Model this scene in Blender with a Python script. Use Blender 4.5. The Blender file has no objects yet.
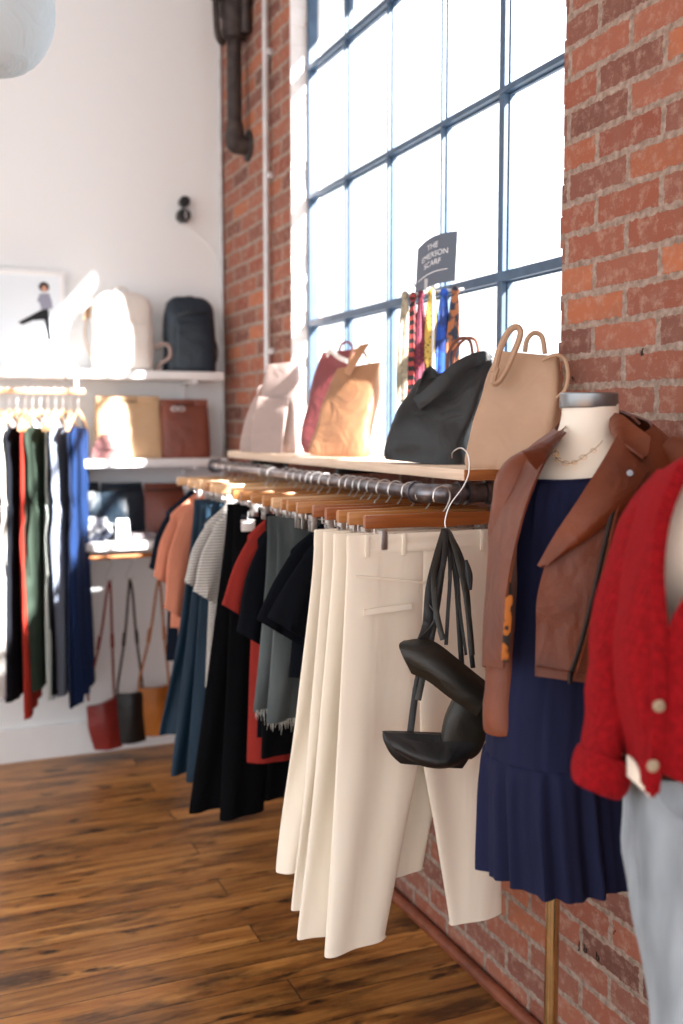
import bpy, bmesh, math, random
from mathutils import Vector, noise
random.seed(7)
C = bpy.context.scene.collection
PI = math.pi

# ------------------------------------------------------------------ camera
F = 1030.0; YAW = math.radians(23.2); PITCH = math.radians(-4.83)
CAM = Vector((-1.42, -4.76, 1.5))
FW = Vector((math.sin(YAW)*math.cos(PITCH), math.cos(YAW)*math.cos(PITCH), math.sin(PITCH)))
RT = Vector((math.cos(YAW), -math.sin(YAW), 0)); UP = RT.cross(FW)
HF = Vector((math.sin(YAW), math.cos(YAW), 0))
cd = bpy.data.cameras.new('camera'); cam = bpy.data.objects.new('camera', cd); C.objects.link(cam)
cam.location = CAM; cam.rotation_euler = (math.radians(90)+PITCH, 0, -YAW)
cd.sensor_fit = 'VERTICAL'; cd.sensor_height = 36; cd.sensor_width = 24; cd.lens = F/1024*36
cd.dof.use_dof = True; cd.dof.focus_distance = 2.15; cd.dof.aperture_fstop = 2.2
bpy.context.scene.camera = cam

def at(px, py, w):
    """point of the place w metres in front of the camera"""
    u = (px-341.5)/F; v = -(py-512)/F
    return CAM + (FW + RT*u + UP*v)*w

# ------------------------------------------------------------------ materials
def lin(h):
    h = h.lstrip('#'); r = []
    for i in (0, 2, 4):
        c = int(h[i:i+2], 16)/255
        r.append(c/12.92 if c <= .04045 else ((c+.055)/1.055)**2.4)
    return (*r, 1)

class NT:
    def __init__(s, name):
        s.m = bpy.data.materials.new(name); s.m.use_nodes = True; s.t = s.m.node_tree
        s.n = s.t.nodes; s.b = s.n['Principled BSDF']
    def add(s, typ, **kw):
        n = s.n.new(typ)
        for k, v in kw.items():
            if k.startswith('i_'): n.inputs[k[2:].replace('_', ' ')].default_value = v
            else: setattr(n, k, v)
        return n
    def l(s, a, b): s.t.links.new(a, b)
    def ramp(s, fac, stops):
        r = s.add('ShaderNodeValToRGB'); e = r.color_ramp.elements
        e[0].position, e[0].color = stops[0]; e[1].position, e[1].color = stops[-1]
        for p, c in stops[1:-1]:
            x = e.new(p); x.color = c
        s.l(fac, r.inputs['Fac']); return r.outputs['Color']
    def mix(s, a, b, fac, mode='MIX'):
        m = s.add('ShaderNodeMix', data_type='RGBA', blend_type=mode)
        for sock, v in ((m.inputs[0], fac), (m.inputs[6], a), (m.inputs[7], b)):
            if hasattr(v, 'is_linked'): s.l(v, sock)
            else: sock.default_value = v
        return m.outputs[2]
    def bump(s, h, strength, dist=.002, prev=None):
        b = s.add('ShaderNodeBump'); b.inputs['Strength'].default_value = strength
        b.inputs['Distance'].default_value = dist; s.l(h, b.inputs['Height'])
        if prev is not None: s.l(prev, b.inputs['Normal'])
        return b.outputs['Normal']

def plain(name, col, rough=.5, metal=0, noise_s=0, noise_a=.15, bump=0, bscale=200, spec=.5, coat=0):
    m = NT(name); c = lin(col); m.b.inputs['Base Color'].default_value = c
    m.b.inputs['Roughness'].default_value = rough; m.b.inputs['Metallic'].default_value = metal
    m.b.inputs['Specular IOR Level'].default_value = spec
    if coat: m.b.inputs['Coat Weight'].default_value = coat; m.b.inputs['Coat Roughness'].default_value = .25
    tc = m.add('ShaderNodeTexCoord')
    if noise_s:
        n = m.add('ShaderNodeTexNoise'); n.inputs['Scale'].default_value = noise_s; n.inputs['Detail'].default_value = 5
        m.l(tc.outputs['Object'], n.inputs['Vector'])
        d = tuple(x*(1-noise_a) for x in c[:3])+(1,); u = tuple(min(1, x*(1+noise_a)) for x in c[:3])+(1,)
        m.l(m.ramp(n.outputs['Fac'], [(.3, d), (.7, u)]), m.b.inputs['Base Color'])
    if bump:
        n = m.add('ShaderNodeTexNoise'); n.inputs['Scale'].default_value = bscale; n.inputs['Detail'].default_value = 4
        m.l(tc.outputs['Object'], n.inputs['Vector'])
        m.l(m.bump(n.outputs['Fac'], bump), m.b.inputs['Normal'])
    return m.m

def fabric(name, col, rough=.9, var=.12, crease=.5, stripes=None, trans=0, vert=False):
    """woven cloth: soft creases, thread bump, faint uneven dye"""
    m = NT(name); c = lin(col); m.b.inputs['Roughness'].default_value = rough
    m.b.inputs['Specular IOR Level'].default_value = .25 if max(c[:3]) > .02 else .08
    tc = m.add('ShaderNodeTexCoord')
    mp = m.add('ShaderNodeMapping'); mp.inputs['Scale'].default_value = (1, 1, .22 if vert else .6)
    m.l(tc.outputs['Object'], mp.inputs['Vector'])
    n = m.add('ShaderNodeTexNoise'); n.inputs['Scale'].default_value = 14; n.inputs['Detail'].default_value = 4
    m.l(mp.outputs['Vector'], n.inputs['Vector'])
    d = tuple(x*(1-var) for x in c[:3])+(1,); u = tuple(min(1, x*(1+var)) for x in c[:3])+(1,)
    col_o = m.ramp(n.outputs['Fac'], [(.3, d), (.7, u)])
    if stripes:
        w = m.add('ShaderNodeTexWave', wave_type='BANDS', bands_direction='Z'); w.inputs['Scale'].default_value = stripes[0]
        m.l(tc.outputs['Object'], w.inputs['Vector'])
        col_o = m.mix(col_o, lin(stripes[1]), m.ramp(w.outputs['Fac'], [(.55, (0, 0, 0, 1)), (.7, (1, 1, 1, 1))]))
    m.l(col_o, m.b.inputs['Base Color'])
    n2 = m.add('ShaderNodeTexNoise'); n2.inputs['Scale'].default_value = 13; n2.inputs['Detail'].default_value = 2; n2.inputs['Distortion'].default_value = .4
    m.l(mp.outputs['Vector'], n2.inputs['Vector'])
    b1 = m.bump(n2.outputs['Fac'], crease, .012)
    n3 = m.add('ShaderNodeTexNoise'); n3.inputs['Scale'].default_value = 600
    m.l(tc.outputs['Object'], n3.inputs['Vector'])
    m.l(m.bump(n3.outputs['Fac'], .3, .001, b1), m.b.inputs['Normal'])
    return m.m

def leather(name, col, rough=.42, var=.2, crease=.35, col2=None):
    m = NT(name); c = lin(col); m.b.inputs['Roughness'].default_value = rough
    tc = m.add('ShaderNodeTexCoord')
    n = m.add('ShaderNodeTexNoise'); n.inputs['Scale'].default_value = 7; n.inputs['Detail'].default_value = 6
    m.l(tc.outputs['Object'], n.inputs['Vector'])
    d = tuple(x*(1-var) for x in c[:3])+(1,); u = lin(col2) if col2 else tuple(min(1, x*(1+var)) for x in c[:3])+(1,)
    m.l(m.ramp(n.outputs['Fac'], [(.3, d), (.72, u)]), m.b.inputs['Base Color'])
    n2 = m.add('ShaderNodeTexNoise'); n2.inputs['Scale'].default_value = 11; n2.inputs['Detail'].default_value = 2; n2.inputs['Distortion'].default_value = 1.2
    m.l(tc.outputs['Object'], n2.inputs['Vector'])
    b1 = m.bump(n2.outputs['Fac'], crease, .02)
    v = m.add('ShaderNodeTexVoronoi'); v.inputs['Scale'].default_value = 420
    m.l(tc.outputs['Object'], v.inputs['Vector'])
    m.l(m.bump(v.outputs['Distance'], .25, .0015, b1), m.b.inputs['Normal'])
    return m.m

def wood(name, c1, c2, rough=.4, axis='X', scale=1.0):
    m = NT(name); m.b.inputs['Roughness'].default_value = rough
    tc = m.add('ShaderNodeTexCoord'); mp = m.add('ShaderNodeMapping')
    s = {'X': (2, 30, 30), 'Y': (30, 2, 30), 'Z': (30, 30, 2)}[axis]
    mp.inputs['Scale'].default_value = tuple(x*scale for x in s)
    m.l(tc.outputs['Object'], mp.inputs['Vector'])
    n = m.add('ShaderNodeTexNoise'); n.inputs['Scale'].default_value = 2; n.inputs['Detail'].default_value = 6; n.inputs['Distortion'].default_value = .6
    m.l(mp.outputs['Vector'], n.inputs['Vector'])
    m.l(m.ramp(n.outputs['Fac'], [(.3, lin(c1)), (.7, lin(c2))]), m.b.inputs['Base Color'])
    m.l(m.bump(n.outputs['Fac'], .15, .002), m.b.inputs['Normal'])
    return m.m

def brick_mat():
    m = NT('old_brick'); m.b.inputs['Roughness'].default_value = .88; m.b.inputs['Specular IOR Level'].default_value = .2
    tc = m.add('ShaderNodeTexCoord'); sp = m.add('ShaderNodeSeparateXYZ'); m.l(tc.outputs['Object'], sp.inputs[0])
    ad = m.add('ShaderNodeMath', operation='ADD'); m.l(sp.outputs['X'], ad.inputs[0]); m.l(sp.outputs['Y'], ad.inputs[1])
    cb = m.add('ShaderNodeCombineXYZ'); m.l(ad.outputs[0], cb.inputs['X']); m.l(sp.outputs['Z'], cb.inputs['Y'])
    nd = m.add('ShaderNodeTexNoise'); nd.inputs['Scale'].default_value = 55; nd.inputs['Detail'].default_value = 5
    m.l(cb.outputs[0], nd.inputs['Vector'])
    sb = m.add('ShaderNodeVectorMath', operation='SUBTRACT'); m.l(nd.outputs['Color'], sb.inputs[0]); sb.inputs[1].default_value = (.5, .5, .5)
    sc = m.add('ShaderNodeVectorMath', operation='SCALE'); m.l(sb.outputs[0], sc.inputs[0]); sc.inputs['Scale'].default_value = .017
    nd2 = m.add('ShaderNodeTexNoise'); nd2.inputs['Scale'].default_value = 3.2; m.l(cb.outputs[0], nd2.inputs['Vector'])
    sb2 = m.add('ShaderNodeVectorMath', operation='SUBTRACT'); m.l(nd2.outputs['Color'], sb2.inputs[0]); sb2.inputs[1].default_value = (.5, .5, .5)
    sc2 = m.add('ShaderNodeVectorMath', operation='SCALE'); m.l(sb2.outputs[0], sc2.inputs[0]); sc2.inputs['Scale'].default_value = .013
    v1 = m.add('ShaderNodeVectorMath', operation='ADD'); m.l(cb.outputs[0], v1.inputs[0]); m.l(sc.outputs[0], v1.inputs[1])
    v2 = m.add('ShaderNodeVectorMath', operation='ADD'); m.l(v1.outputs[0], v2.inputs[0]); m.l(sc2.outputs[0], v2.inputs[1])
    br = m.add('ShaderNodeTexBrick'); br.offset = .5; br.squash = 1
    for k, v in (('Scale', 1), ('Brick Width', .212), ('Row Height', .069), ('Mortar Size', .0085), ('Mortar Smooth', .25), ('Bias', 0)):
        br.inputs[k].default_value = v
    br.inputs['Color1'].default_value = (0, 0, 0, 1); br.inputs['Color2'].default_value = (1, 1, 1, 1); br.inputs['Mortar'].default_value = (.5, .5, .5, 1)
    m.l(v2.outputs[0], br.inputs['Vector'])
    bc = m.ramp(br.outputs['Color'], [(0, lin('6b473f')), (.25, lin('85564a')), (.5, lin('a2644f')), (.75, lin('8c5243')), (1, lin('b8704f'))])
    nb = m.add('ShaderNodeTexNoise'); nb.inputs['Scale'].default_value = 9; nb.inputs['Detail'].default_value = 9; nb.inputs['Roughness'].default_value = .7
    m.l(cb.outputs[0], nb.inputs['Vector'])
    bc = m.mix(bc, lin('8d6355'), m.ramp(nb.outputs['Fac'], [(.45, (0, 0, 0, 1)), (.75, (.8, .8, .8, 1))]))
    # pale lime smears over some bricks
    ns = m.add('ShaderNodeTexNoise'); ns.inputs['Scale'].default_value = 30; ns.inputs['Detail'].default_value = 10; ns.inputs['Roughness'].default_value = .75
    m.l(cb.outputs[0], ns.inputs['Vector'])
    bc = m.mix(bc, lin('b79a8a'), m.ramp(ns.outputs['Fac'], [(.50, (0, 0, 0, 1)), (.70, (.7, .7, .7, 1))]))
    nm = m.add('ShaderNodeTexNoise'); nm.inputs['Scale'].default_value = 60; nm.inputs['Detail'].default_value = 6
    m.l(cb.outputs[0], nm.inputs['Vector'])
    mc = m.ramp(nm.outputs['Fac'], [(.3, lin('7f6c60')), (.55, lin('a08c7f')), (.75, lin('b5a498'))])
    col = m.mix(bc, mc, br.outputs['Fac'])
    # small dark pits
    vp = m.add('ShaderNodeTexNoise'); vp.inputs['Scale'].default_value = 22; vp.inputs['Detail'].default_value = 3; m.l(v2.outputs[0], vp.inputs['Vector'])
    col = m.mix(col, lin('33211b'), m.ramp(vp.outputs['Fac'], [(.73, (0, 0, 0, 1)), (.77, (1, 1, 1, 1))]))
    m.l(col, m.b.inputs['Base Color'])
    inv = m.add('ShaderNodeMath', operation='SUBTRACT'); inv.inputs[0].default_value = 1; m.l(br.outputs['Fac'], inv.inputs[1])
    b1 = m.bump(inv.outputs[0], .35, .006)
    m.l(m.bump(ns.outputs['Fac'], .9, .007, b1), m.b.inputs['Normal'])
    return m.m

def floor_mat():
    m = NT('plank_floor'); tc = m.add('ShaderNodeTexCoord')
    sp = m.add('ShaderNodeSeparateXYZ'); m.l(tc.outputs['Object'], sp.inputs[0])
    br = m.add('ShaderNodeTexBrick'); br.offset = .37; br.offset_frequency = 3
    for k, v in (('Scale', 1), ('Brick Width', 1.35), ('Row Height', .112), ('Mortar Size', .0016), ('Mortar Smooth', .2), ('Bias', 0)):
        br.inputs[k].default_value = v
    br.inputs['Color1'].default_value = (0, 0, 0, 1); br.inputs['Color2'].default_value = (1, 1, 1, 1)
    m.l(tc.outputs['Object'], br.inputs['Vector'])
    # grain runs along X, shifted per board
    sc = m.add('ShaderNodeVectorMath', operation='SCALE'); m.l(br.outputs['Color'], sc.inputs[0]); sc.inputs['Scale'].default_value = .9
    ad = m.add('ShaderNodeVectorMath', operation='ADD'); m.l(tc.outputs['Object'], ad.inputs[0]); m.l(sc.outputs[0], ad.inputs[1])
    mp = m.add('ShaderNodeMapping'); mp.inputs['Scale'].default_value = (1.2, 14, 1); m.l(ad.outputs[0], mp.inputs['Vector'])
    g = m.add('ShaderNodeTexNoise'); g.inputs['Scale'].default_value = 2.2; g.inputs['Detail'].default_value = 8; g.inputs['Roughness'].default_value = .65; g.inputs['Distortion'].default_value = .5
    m.l(mp.outputs['Vector'], g.inputs['Vector'])
    base = m.ramp(g.outputs['Fac'], [(.28, lin('6e4422')), (.42, lin('a06a36')), (.56, lin('c08848')), (.75, lin('dcaa68'))])
    tone = m.ramp(br.outputs['Color'], [(0, (.66, .62, .58, 1)), (.5, (.9, .86, .82, 1)), (1, (1.1, 1.05, .98, 1))])
    col = m.mix(base, tone, 1.0, 'MULTIPLY')
    # dark worn patches, stretched along the boards
    mp2 = m.add('ShaderNodeMapping'); mp2.inputs['Scale'].default_value = (1.0, 3.4, 1); m.l(ad.outputs[0], mp2.inputs['Vector'])
    d = m.add('ShaderNodeTexNoise'); d.inputs['Scale'].default_value = 2.1; d.inputs['Detail'].default_value = 7; d.inputs['Roughness'].default_value = .62
    m.l(mp2.outputs['Vector'], d.inputs['Vector'])
    col = m.mix(col, lin('2a190f'), m.ramp(d.outputs['Fac'], [(.5, (0, 0, 0, 1)), (.66, (.85, .85, .85, 1))]))
    k = m.add('ShaderNodeTexNoise'); k.inputs['Scale'].default_value = 7; k.inputs['Detail'].default_value = 4; m.l(mp2.outputs['Vector'], k.inputs['Vector'])
    col = m.mix(col, lin('1c120b'), m.ramp(k.outputs['Fac'], [(.60, (0, 0, 0, 1)), (.70, (.9, .9, .9, 1))]))
    col = m.mix(col, lin('1a0f08'), br.outputs['Fac'])
    m.l(col, m.b.inputs['Base Color'])
    rr = m.add('ShaderNodeMapRange'); rr.inputs['To Min'].default_value = .26; rr.inputs['To Max'].default_value = .42
    m.l(g.outputs['Fac'], rr.inputs['Value']); m.l(rr.outputs[0], m.b.inputs['Roughness'])
    inv = m.add('ShaderNodeMath', operation='SUBTRACT'); inv.inputs[0].default_value = 1; m.l(br.outputs['Fac'], inv.inputs[1])
    m.l(m.bump(g.outputs['Fac'], .12, .003, m.bump(inv.outputs[0], .6, .003)), m.b.inputs['Normal'])
    return m.m

def glass_mat():
    m = NT('window_glass'); m.n.remove(m.b)
    tr = m.add('ShaderNodeBsdfTransparent'); gl = m.add('ShaderNodeBsdfGlossy'); gl.inputs['Roughness'].default_value = .02
    lf = m.add('ShaderNodeLayerWeight'); lf.inputs['Blend'].default_value = .5; lw = m.add('ShaderNodeMath', operation='POWER'); m.l(lf.outputs['Facing'], lw.inputs[0]); lw.inputs[1].default_value = 6
    mx = m.add('ShaderNodeMixShader'); m.l(lw.outputs[0], mx.inputs[0]); m.l(tr.outputs[0], mx.inputs[1]); m.l(gl.outputs[0], mx.inputs[2])
    m.l(mx.outputs[0], m.n['Material Output'].inputs['Surface'])
    return m.m

MB = brick_mat(); MFL = floor_mat(); MG = glass_mat()
M_wall = plain('white_plaster', 'eaeced', .8, bump=.1, bscale=40)
M_ceil = plain('ceiling_paint', 'dcdcdc', .9, bump=.05)
M_shelfw = plain('white_board', 'ececec', .45, noise_s=8, noise_a=.02)
M_ply = wood('pale_plank', 'cdb095', 'e6cfb8', .45, 'Y')
M_endgrain = wood('end_grain_wood', '8a4f28', 'b5733f', .5, 'X')
M_pipe = plain('blackened_pipe', '77757a', .3, .85, noise_s=30, noise_a=.4, bump=.15, bscale=80)
M_steel = plain('bright_steel', 'd8d5d2', .38, 1)
M_brass = plain('aged_brass', 'c2ad80', .14, 1, noise_s=40)
M_hang = wood('hanger_wood', '99602f', 'b8804a', .35, 'X')
M_hangd = wood('dark_hanger_wood', '7c431f', '9c5a2c', .35, 'X')
M_hangp = wood('pale_hanger_wood', 'c99a6c', 'e6c095', .4, 'X')
M_steelwin = plain('flare_blue_window_bars', '3f566e', .45, noise_s=20, noise_a=.2)  # blue-grey tint imitates the flare of bright daylight around the bars
M_oldpipe = plain('grimy_pipe', '3d3431', .6, .4, noise_s=18, noise_a=.6, bump=.4, bscale=40)
M_conduit = plain('pale_conduit', 'c3c0c0', .4, .3, noise_s=14)
M_redtrim = plain('red_brown_trim', '7e4530', .5, noise_s=20, noise_a=.3)
M_cream = fabric('cream_twill', 'efe6d6', crease=.35, var=.03, vert=True)
M_black = fabric('black_cloth', '08090c', crease=.6)
M_ink = fabric('ink_black_cotton', '0d1016', crease=.6)
M_navyt = fabric('navy_cotton', '131a26', crease=.6)
M_dress = fabric('navy_gauze', '161b38', crease=1.0, var=.2, vert=True)
M_peach = fabric('peach_cotton', 'c07b62', crease=.6)
M_teal = fabric('teal_velvet', '132b3c', .6, var=.35, crease=.6, vert=True)
M_stripe = fabric('striped_cotton', 'c9c4bc', crease=.6, stripes=(34, '6d6f72'))
M_rust = fabric('brick_red_cotton', '8a2720', crease=.8)
M_denim = fabric('green_grey_denim', '4b5253', .95, var=.5, crease=.6, vert=True)
M_fray = plain('denim_fringe', 'c8ccc8', .95)
M_jeans = fabric('light_blue_denim', '98a2aa', .95, var=.4, crease=.7, vert=True)
M_knit = None
M_blk_l = leather('black_leather', '0d0e11', .46)
M_olive_l = leather('olive_black_leather', '1a1913', .42)
M_navy_l = leather('ink_blue_leather', '1b2a36', .4)
M_tan_l = leather('tan_leather', 'b08e72', .5, var=.1)
M_cog = leather('cognac_leather', '602a14', .5, var=.25, crease=.3, col2='783a1a')
M_brown_l = leather('brown_leather', '7c4232', .42)
M_red_l = leather('oxblood_leather', '7d2420', .4)
M_mustard = leather('mustard_leather', 'a8621f', .5)
M_orange_l = leather('orange_tan_leather', '9c6f4e', .45)
M_sand = leather('sand_leather', 'c0a07c', .55, var=.08)
M_taupe = leather('taupe_leather', 'a5918a', .55, var=.08)
M_wine = leather('wine_leather', '7a3638', .45)
M_white_l = leather('white_leather', 'dcd4cc', .5, var=.05)
M_body = plain('mannequin_cream', 'e6dccd', .55, bump=.05)
M_cap = plain('brushed_cap', '8d9092', .35, .9)
M_gold = plain('gold', 'd9a860', .25, 1)
M_btn = plain('tortoise_button', 'a79b84', .25, noise_s=120, noise_a=.4)
M_blackp = plain('black_plastic', '17191b', .4)
M_paper = plain('white_paper', 'e9eaec', .8)
M_tag = plain('tag_card', 'e8e6e2', .7)
M_zip = plain('dark_zip', '2b2522', .4, .5, bump=.5, bscale=500)

def knit_mat():
    m = NT('red_rib_knit'); m.b.inputs['Roughness'].default_value = .95; m.b.inputs['Specular IOR Level'].default_value = .15
    tc = m.add('ShaderNodeTexCoord')
    n = m.add('ShaderNodeTexNoise'); n.inputs['Scale'].default_value = 120; m.l(tc.outputs['Object'], n.inputs['Vector'])
    m.l(m.ramp(n.outputs['Fac'], [(.3, lin('70090f')), (.7, lin('8c0e17'))]), m.b.inputs['Base Color'])
    m.b.inputs['Sheen Weight'].default_value = .3; m.b.inputs['Sheen Tint'].default_value = lin('d8303a')
    w = m.add('ShaderNodeTexWave', wave_type='BANDS', bands_direction='DIAGONAL'); w.inputs['Scale'].default_value = 60; w.inputs['Distortion'].default_value = .6
    mp = m.add('ShaderNodeMapping'); mp.inputs['Scale'].default_value = (1, 1, .12); m.l(tc.outputs['Object'], mp.inputs['Vector'])
    m.l(mp.outputs[0], w.inputs['Vector'])
    b1 = m.bump(w.outputs['Fac'], .5, .003)
    n2 = m.add('ShaderNodeTexNoise'); n2.inputs['Scale'].default_value = 350; m.l(tc.outputs['Object'], n2.inputs['Vector'])
    m.l(m.bump(n2.outputs['Fac'], .5, .002, b1), m.b.inputs['Normal'])
    return m.m
M_knit = knit_mat()

def pattern_mat(name, c1, c2, scale, kind='dots', c3=None):
    m = NT(name); m.b.inputs['Roughness'].default_value = .75; tc = m.add('ShaderNodeTexCoord')
    if kind == 'dots':
        v = m.add('ShaderNodeTexVoronoi'); v.inputs['Scale'].default_value = scale; m.l(tc.outputs['Object'], v.inputs['Vector'])
        f = m.ramp(v.outputs['Distance'], [(.25, (1, 1, 1, 1)), (.35, (0, 0, 0, 1))])
    elif kind == 'bands':
        w = m.add('ShaderNodeTexWave', bands_direction='DIAGONAL'); w.inputs['Scale'].default_value = scale; m.l(tc.outputs['Object'], w.inputs['Vector'])
        f = m.ramp(w.outputs['Fac'], [(.45, (0, 0, 0, 1)), (.55, (1, 1, 1, 1))])
    else:
        w = m.add('ShaderNodeTexNoise'); w.inputs['Scale'].default_value = scale; m.l(tc.outputs['Object'], w.inputs['Vector'])
        f = m.ramp(w.outputs['Fac'], [(.48, (0, 0, 0, 1)), (.54, (1, 1, 1, 1))])
    m.l(m.mix(lin(c1), lin(c2), f), m.b.inputs['Base Color'])
    return m.m

# ------------------------------------------------------------------ geometry helpers
def catmull(vals, k):
    """vals: list of equal-length tuples, k samples per span"""
    n = len(vals)
    if n < 3 or k == 1:
        if n == 2 and k > 1:
            return [tuple(a+(b-a)*j/k for a, b in zip(*vals)) for j in range(k)]+[tuple(vals[1])]
        return [tuple(v) for v in vals]
    out = []
    for i in range(n-1):
        p0 = vals[max(i-1, 0)]; p1 = vals[i]; p2 = vals[i+1]; p3 = vals[min(i+2, n-1)]
        for j in range(k):
            t = j/k; t2 = t*t; t3 = t2*t
            out.append(tuple(.5*(2*b+(c-a)*t+(2*a-5*b+4*c-d)*t2+(-a+3*b-3*c+d)*t3) for a, b, c, d in zip(p0, p1, p2, p3)))
    out.append(tuple(vals[-1])); return out

def loft(bm, rings, cap0=True, cap1=True):
    rv = [[bm.verts.new(p) for p in r] for r in rings]
    n = len(rv[0])
    for a, b in zip(rv, rv[1:]):
        for i in range(n):
            try: bm.faces.new((a[i], a[(i+1) % n], b[(i+1) % n], b[i]))
            except ValueError: pass
    for flag, r in ((cap0, rv[0]), (cap1, rv[-1])):
        if flag:
            c = Vector((0, 0, 0))
            for v in r: c += v.co
            cv = bm.verts.new(c/n)
            for i in range(n): bm.faces.new((r[i], r[(i+1) % n], cv))
    return rv

def ringv(c, u, v, a, b, n=36, e=2.0, amp=0, k=0, ph=0, wig=0):
    """closed ring: half-width a along u, half-depth b along v; cloth folds shift it along v"""
    pts = []
    for i in range(n):
        t = 2*PI*i/n; ct, st = math.cos(t), math.sin(t)
        x = a*math.copysign(abs(ct)**(2/e), ct); y = b*math.copysign(abs(st)**(2/e), st)
        if amp: y += amp*math.sin(k*x+ph)+amp*.5*math.sin(k*2.3*x+ph*1.7)
        if wig: y *= 1+wig*math.sin(9*t+ph)
        pts.append(Vector(c)+u*x+v*y)
    return pts

def axes(ang):
    return Vector((math.cos(ang), math.sin(ang), 0)), Vector((-math.sin(ang), math.cos(ang), 0))

def tube(bm, pts, r, n=8, k=4, caps=True):
    p = [Vector(q) for q in catmull([tuple(q) for q in pts], k)]
    rr = r if isinstance(r, (list, tuple)) else None
    if rr: rr = [x[0] for x in catmull([(x,) for x in rr], k)]
    rings = []; prev = None
    for i, q in enumerate(p):
        d = (p[min(i+1, len(p)-1)]-p[max(i-1, 0)])
        d = d.normalized() if d.length > 1e-9 else Vector((0, 0, 1))
        if prev is None:
            a = d.orthogonal().normalized()
        else:
            a = prev-d*prev.dot(d); a = a.normalized() if a.length > 1e-6 else d.orthogonal().normalized()
        prev = a; b = d.cross(a); R = rr[i] if rr else r
        rings.append([q+(a*math.cos(2*PI*j/n)+b*math.sin(2*PI*j/n))*R for j in range(n)])
    loft(bm, rings, caps, caps)

def strap(bm, pts, w, t, wdir, k=5):
    """flat ribbon strap: width w along wdir, thickness t"""
    p = [Vector(q) for q in catmull([tuple(q) for q in pts], k)]; rings = []
    wd = Vector(wdir).normalized()
    for i, q in enumerate(p):
        d = (p[min(i+1, len(p)-1)]-p[max(i-1, 0)]).normalized()
        s = (wd-d*wd.dot(d)); s = s.normalized() if s.length > 1e-5 else d.orthogonal().normalized()
        nn = d.cross(s)
        rings.append([q+s*(w/2)*a+nn*(t/2)*b for a, b in ((1, .6), (.8, 1), (-.8, 1), (-1, .6), (-1, -.6), (-.8, -1), (.8, -1), (1, -.6))])
    loft(bm, rings)

def box(bm, lo, hi, bev=0):
    lo = Vector(lo); hi = Vector(hi); g = bmesh.new(); bmesh.ops.create_cube(g, size=1)
    for v in g.verts: v.co = Vector(((lo.x+hi.x)/2+v.co.x*(hi.x-lo.x), (lo.y+hi.y)/2+v.co.y*(hi.y-lo.y), (lo.z+hi.z)/2+v.co.z*(hi.z-lo.z)))
    if bev: bmesh.ops.bevel(g, geom=g.edges[:], offset=bev, segments=2, affect='EDGES', profile=.5)
    merge(bm, g)

def merge(bm, g):
    me = bpy.data.meshes.new('tmp'); g.to_mesh(me); g.free(); bm.from_mesh(me); bpy.data.meshes.remove(me)

def sheet(bm, rows, th=.003, ku=5, kv=5, wr=0):
    """smooth cloth or leather panel through a grid of points, given a real thickness"""
    rows2 = [catmull([tuple(p) for p in r], ku) for r in rows]
    cols = list(zip(*rows2))
    cols = [catmull(list(c), kv) for c in cols]
    G = [[Vector(cols[j][i]) for j in range(len(cols))] for i in range(len(cols[0]))]
    nr, nc = len(G), len(G[0]); N = [[None]*nc for _ in range(nr)]
    for i in range(nr):
        for j in range(nc):
            a = G[min(i+1, nr-1)][j]-G[max(i-1, 0)][j]; b = G[i][min(j+1, nc-1)]-G[i][max(j-1, 0)]
            nn = a.cross(b); N[i][j] = nn.normalized() if nn.length > 1e-9 else Vector((0, 0, 1))
    if wr:
        for i in range(nr):
            for j in range(nc): G[i][j] = G[i][j]+N[i][j]*noise.noise(G[i][j]*9)*wr
    A = [[bm.verts.new(G[i][j]+N[i][j]*th/2) for j in range(nc)] for i in range(nr)]
    B = [[bm.verts.new(G[i][j]-N[i][j]*th/2) for j in range(nc)] for i in range(nr)]
    for i in range(nr-1):
        for j in range(nc-1):
            bm.faces.new((A[i][j], A[i+1][j], A[i+1][j+1], A[i][j+1])); bm.faces.new((B[i][j], B[i][j+1], B[i+1][j+1], B[i+1][j]))
    for i in range(nr-1):
        for j in (0, nc-1): bm.faces.new((A[i][j], A[i+1][j], B[i+1][j], B[i][j]))
    for j in range(nc-1):
        for i in (0, nr-1): bm.faces.new((A[i][j], A[i][j+1], B[i][j+1], B[i][j]))

def disc(bm, c, nrm, r, th, n=20):
    nrm = Vector(nrm).normalized(); a = nrm.orthogonal().normalized(); b = nrm.cross(a); c = Vector(c)
    prof = [(0.0, -th/2), (r*.93, -th/2), (r, -th*.25), (r, th*.25), (r*.93, th/2), (0.0, th/2)]
    rings = [[c+nrm*h+(a*math.cos(2*PI*i/n)+b*math.sin(2*PI*i/n))*max(q, 1e-5) for i in range(n)] for q, h in prof]
    loft(bm, rings, False, False)

def lathe(bm, c, prof, n=28):
    c = Vector(c)
    loft(bm, [[c+Vector((math.cos(2*PI*i/n)*max(r, 1e-5), math.sin(2*PI*i/n)*max(r, 1e-5), z)) for i in range(n)] for r, z in prof], False, False)

def worldloc(o):
    v = Vector((0, 0, 0))
    while o is not None: v += o.location; o = o.parent
    return v

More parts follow.
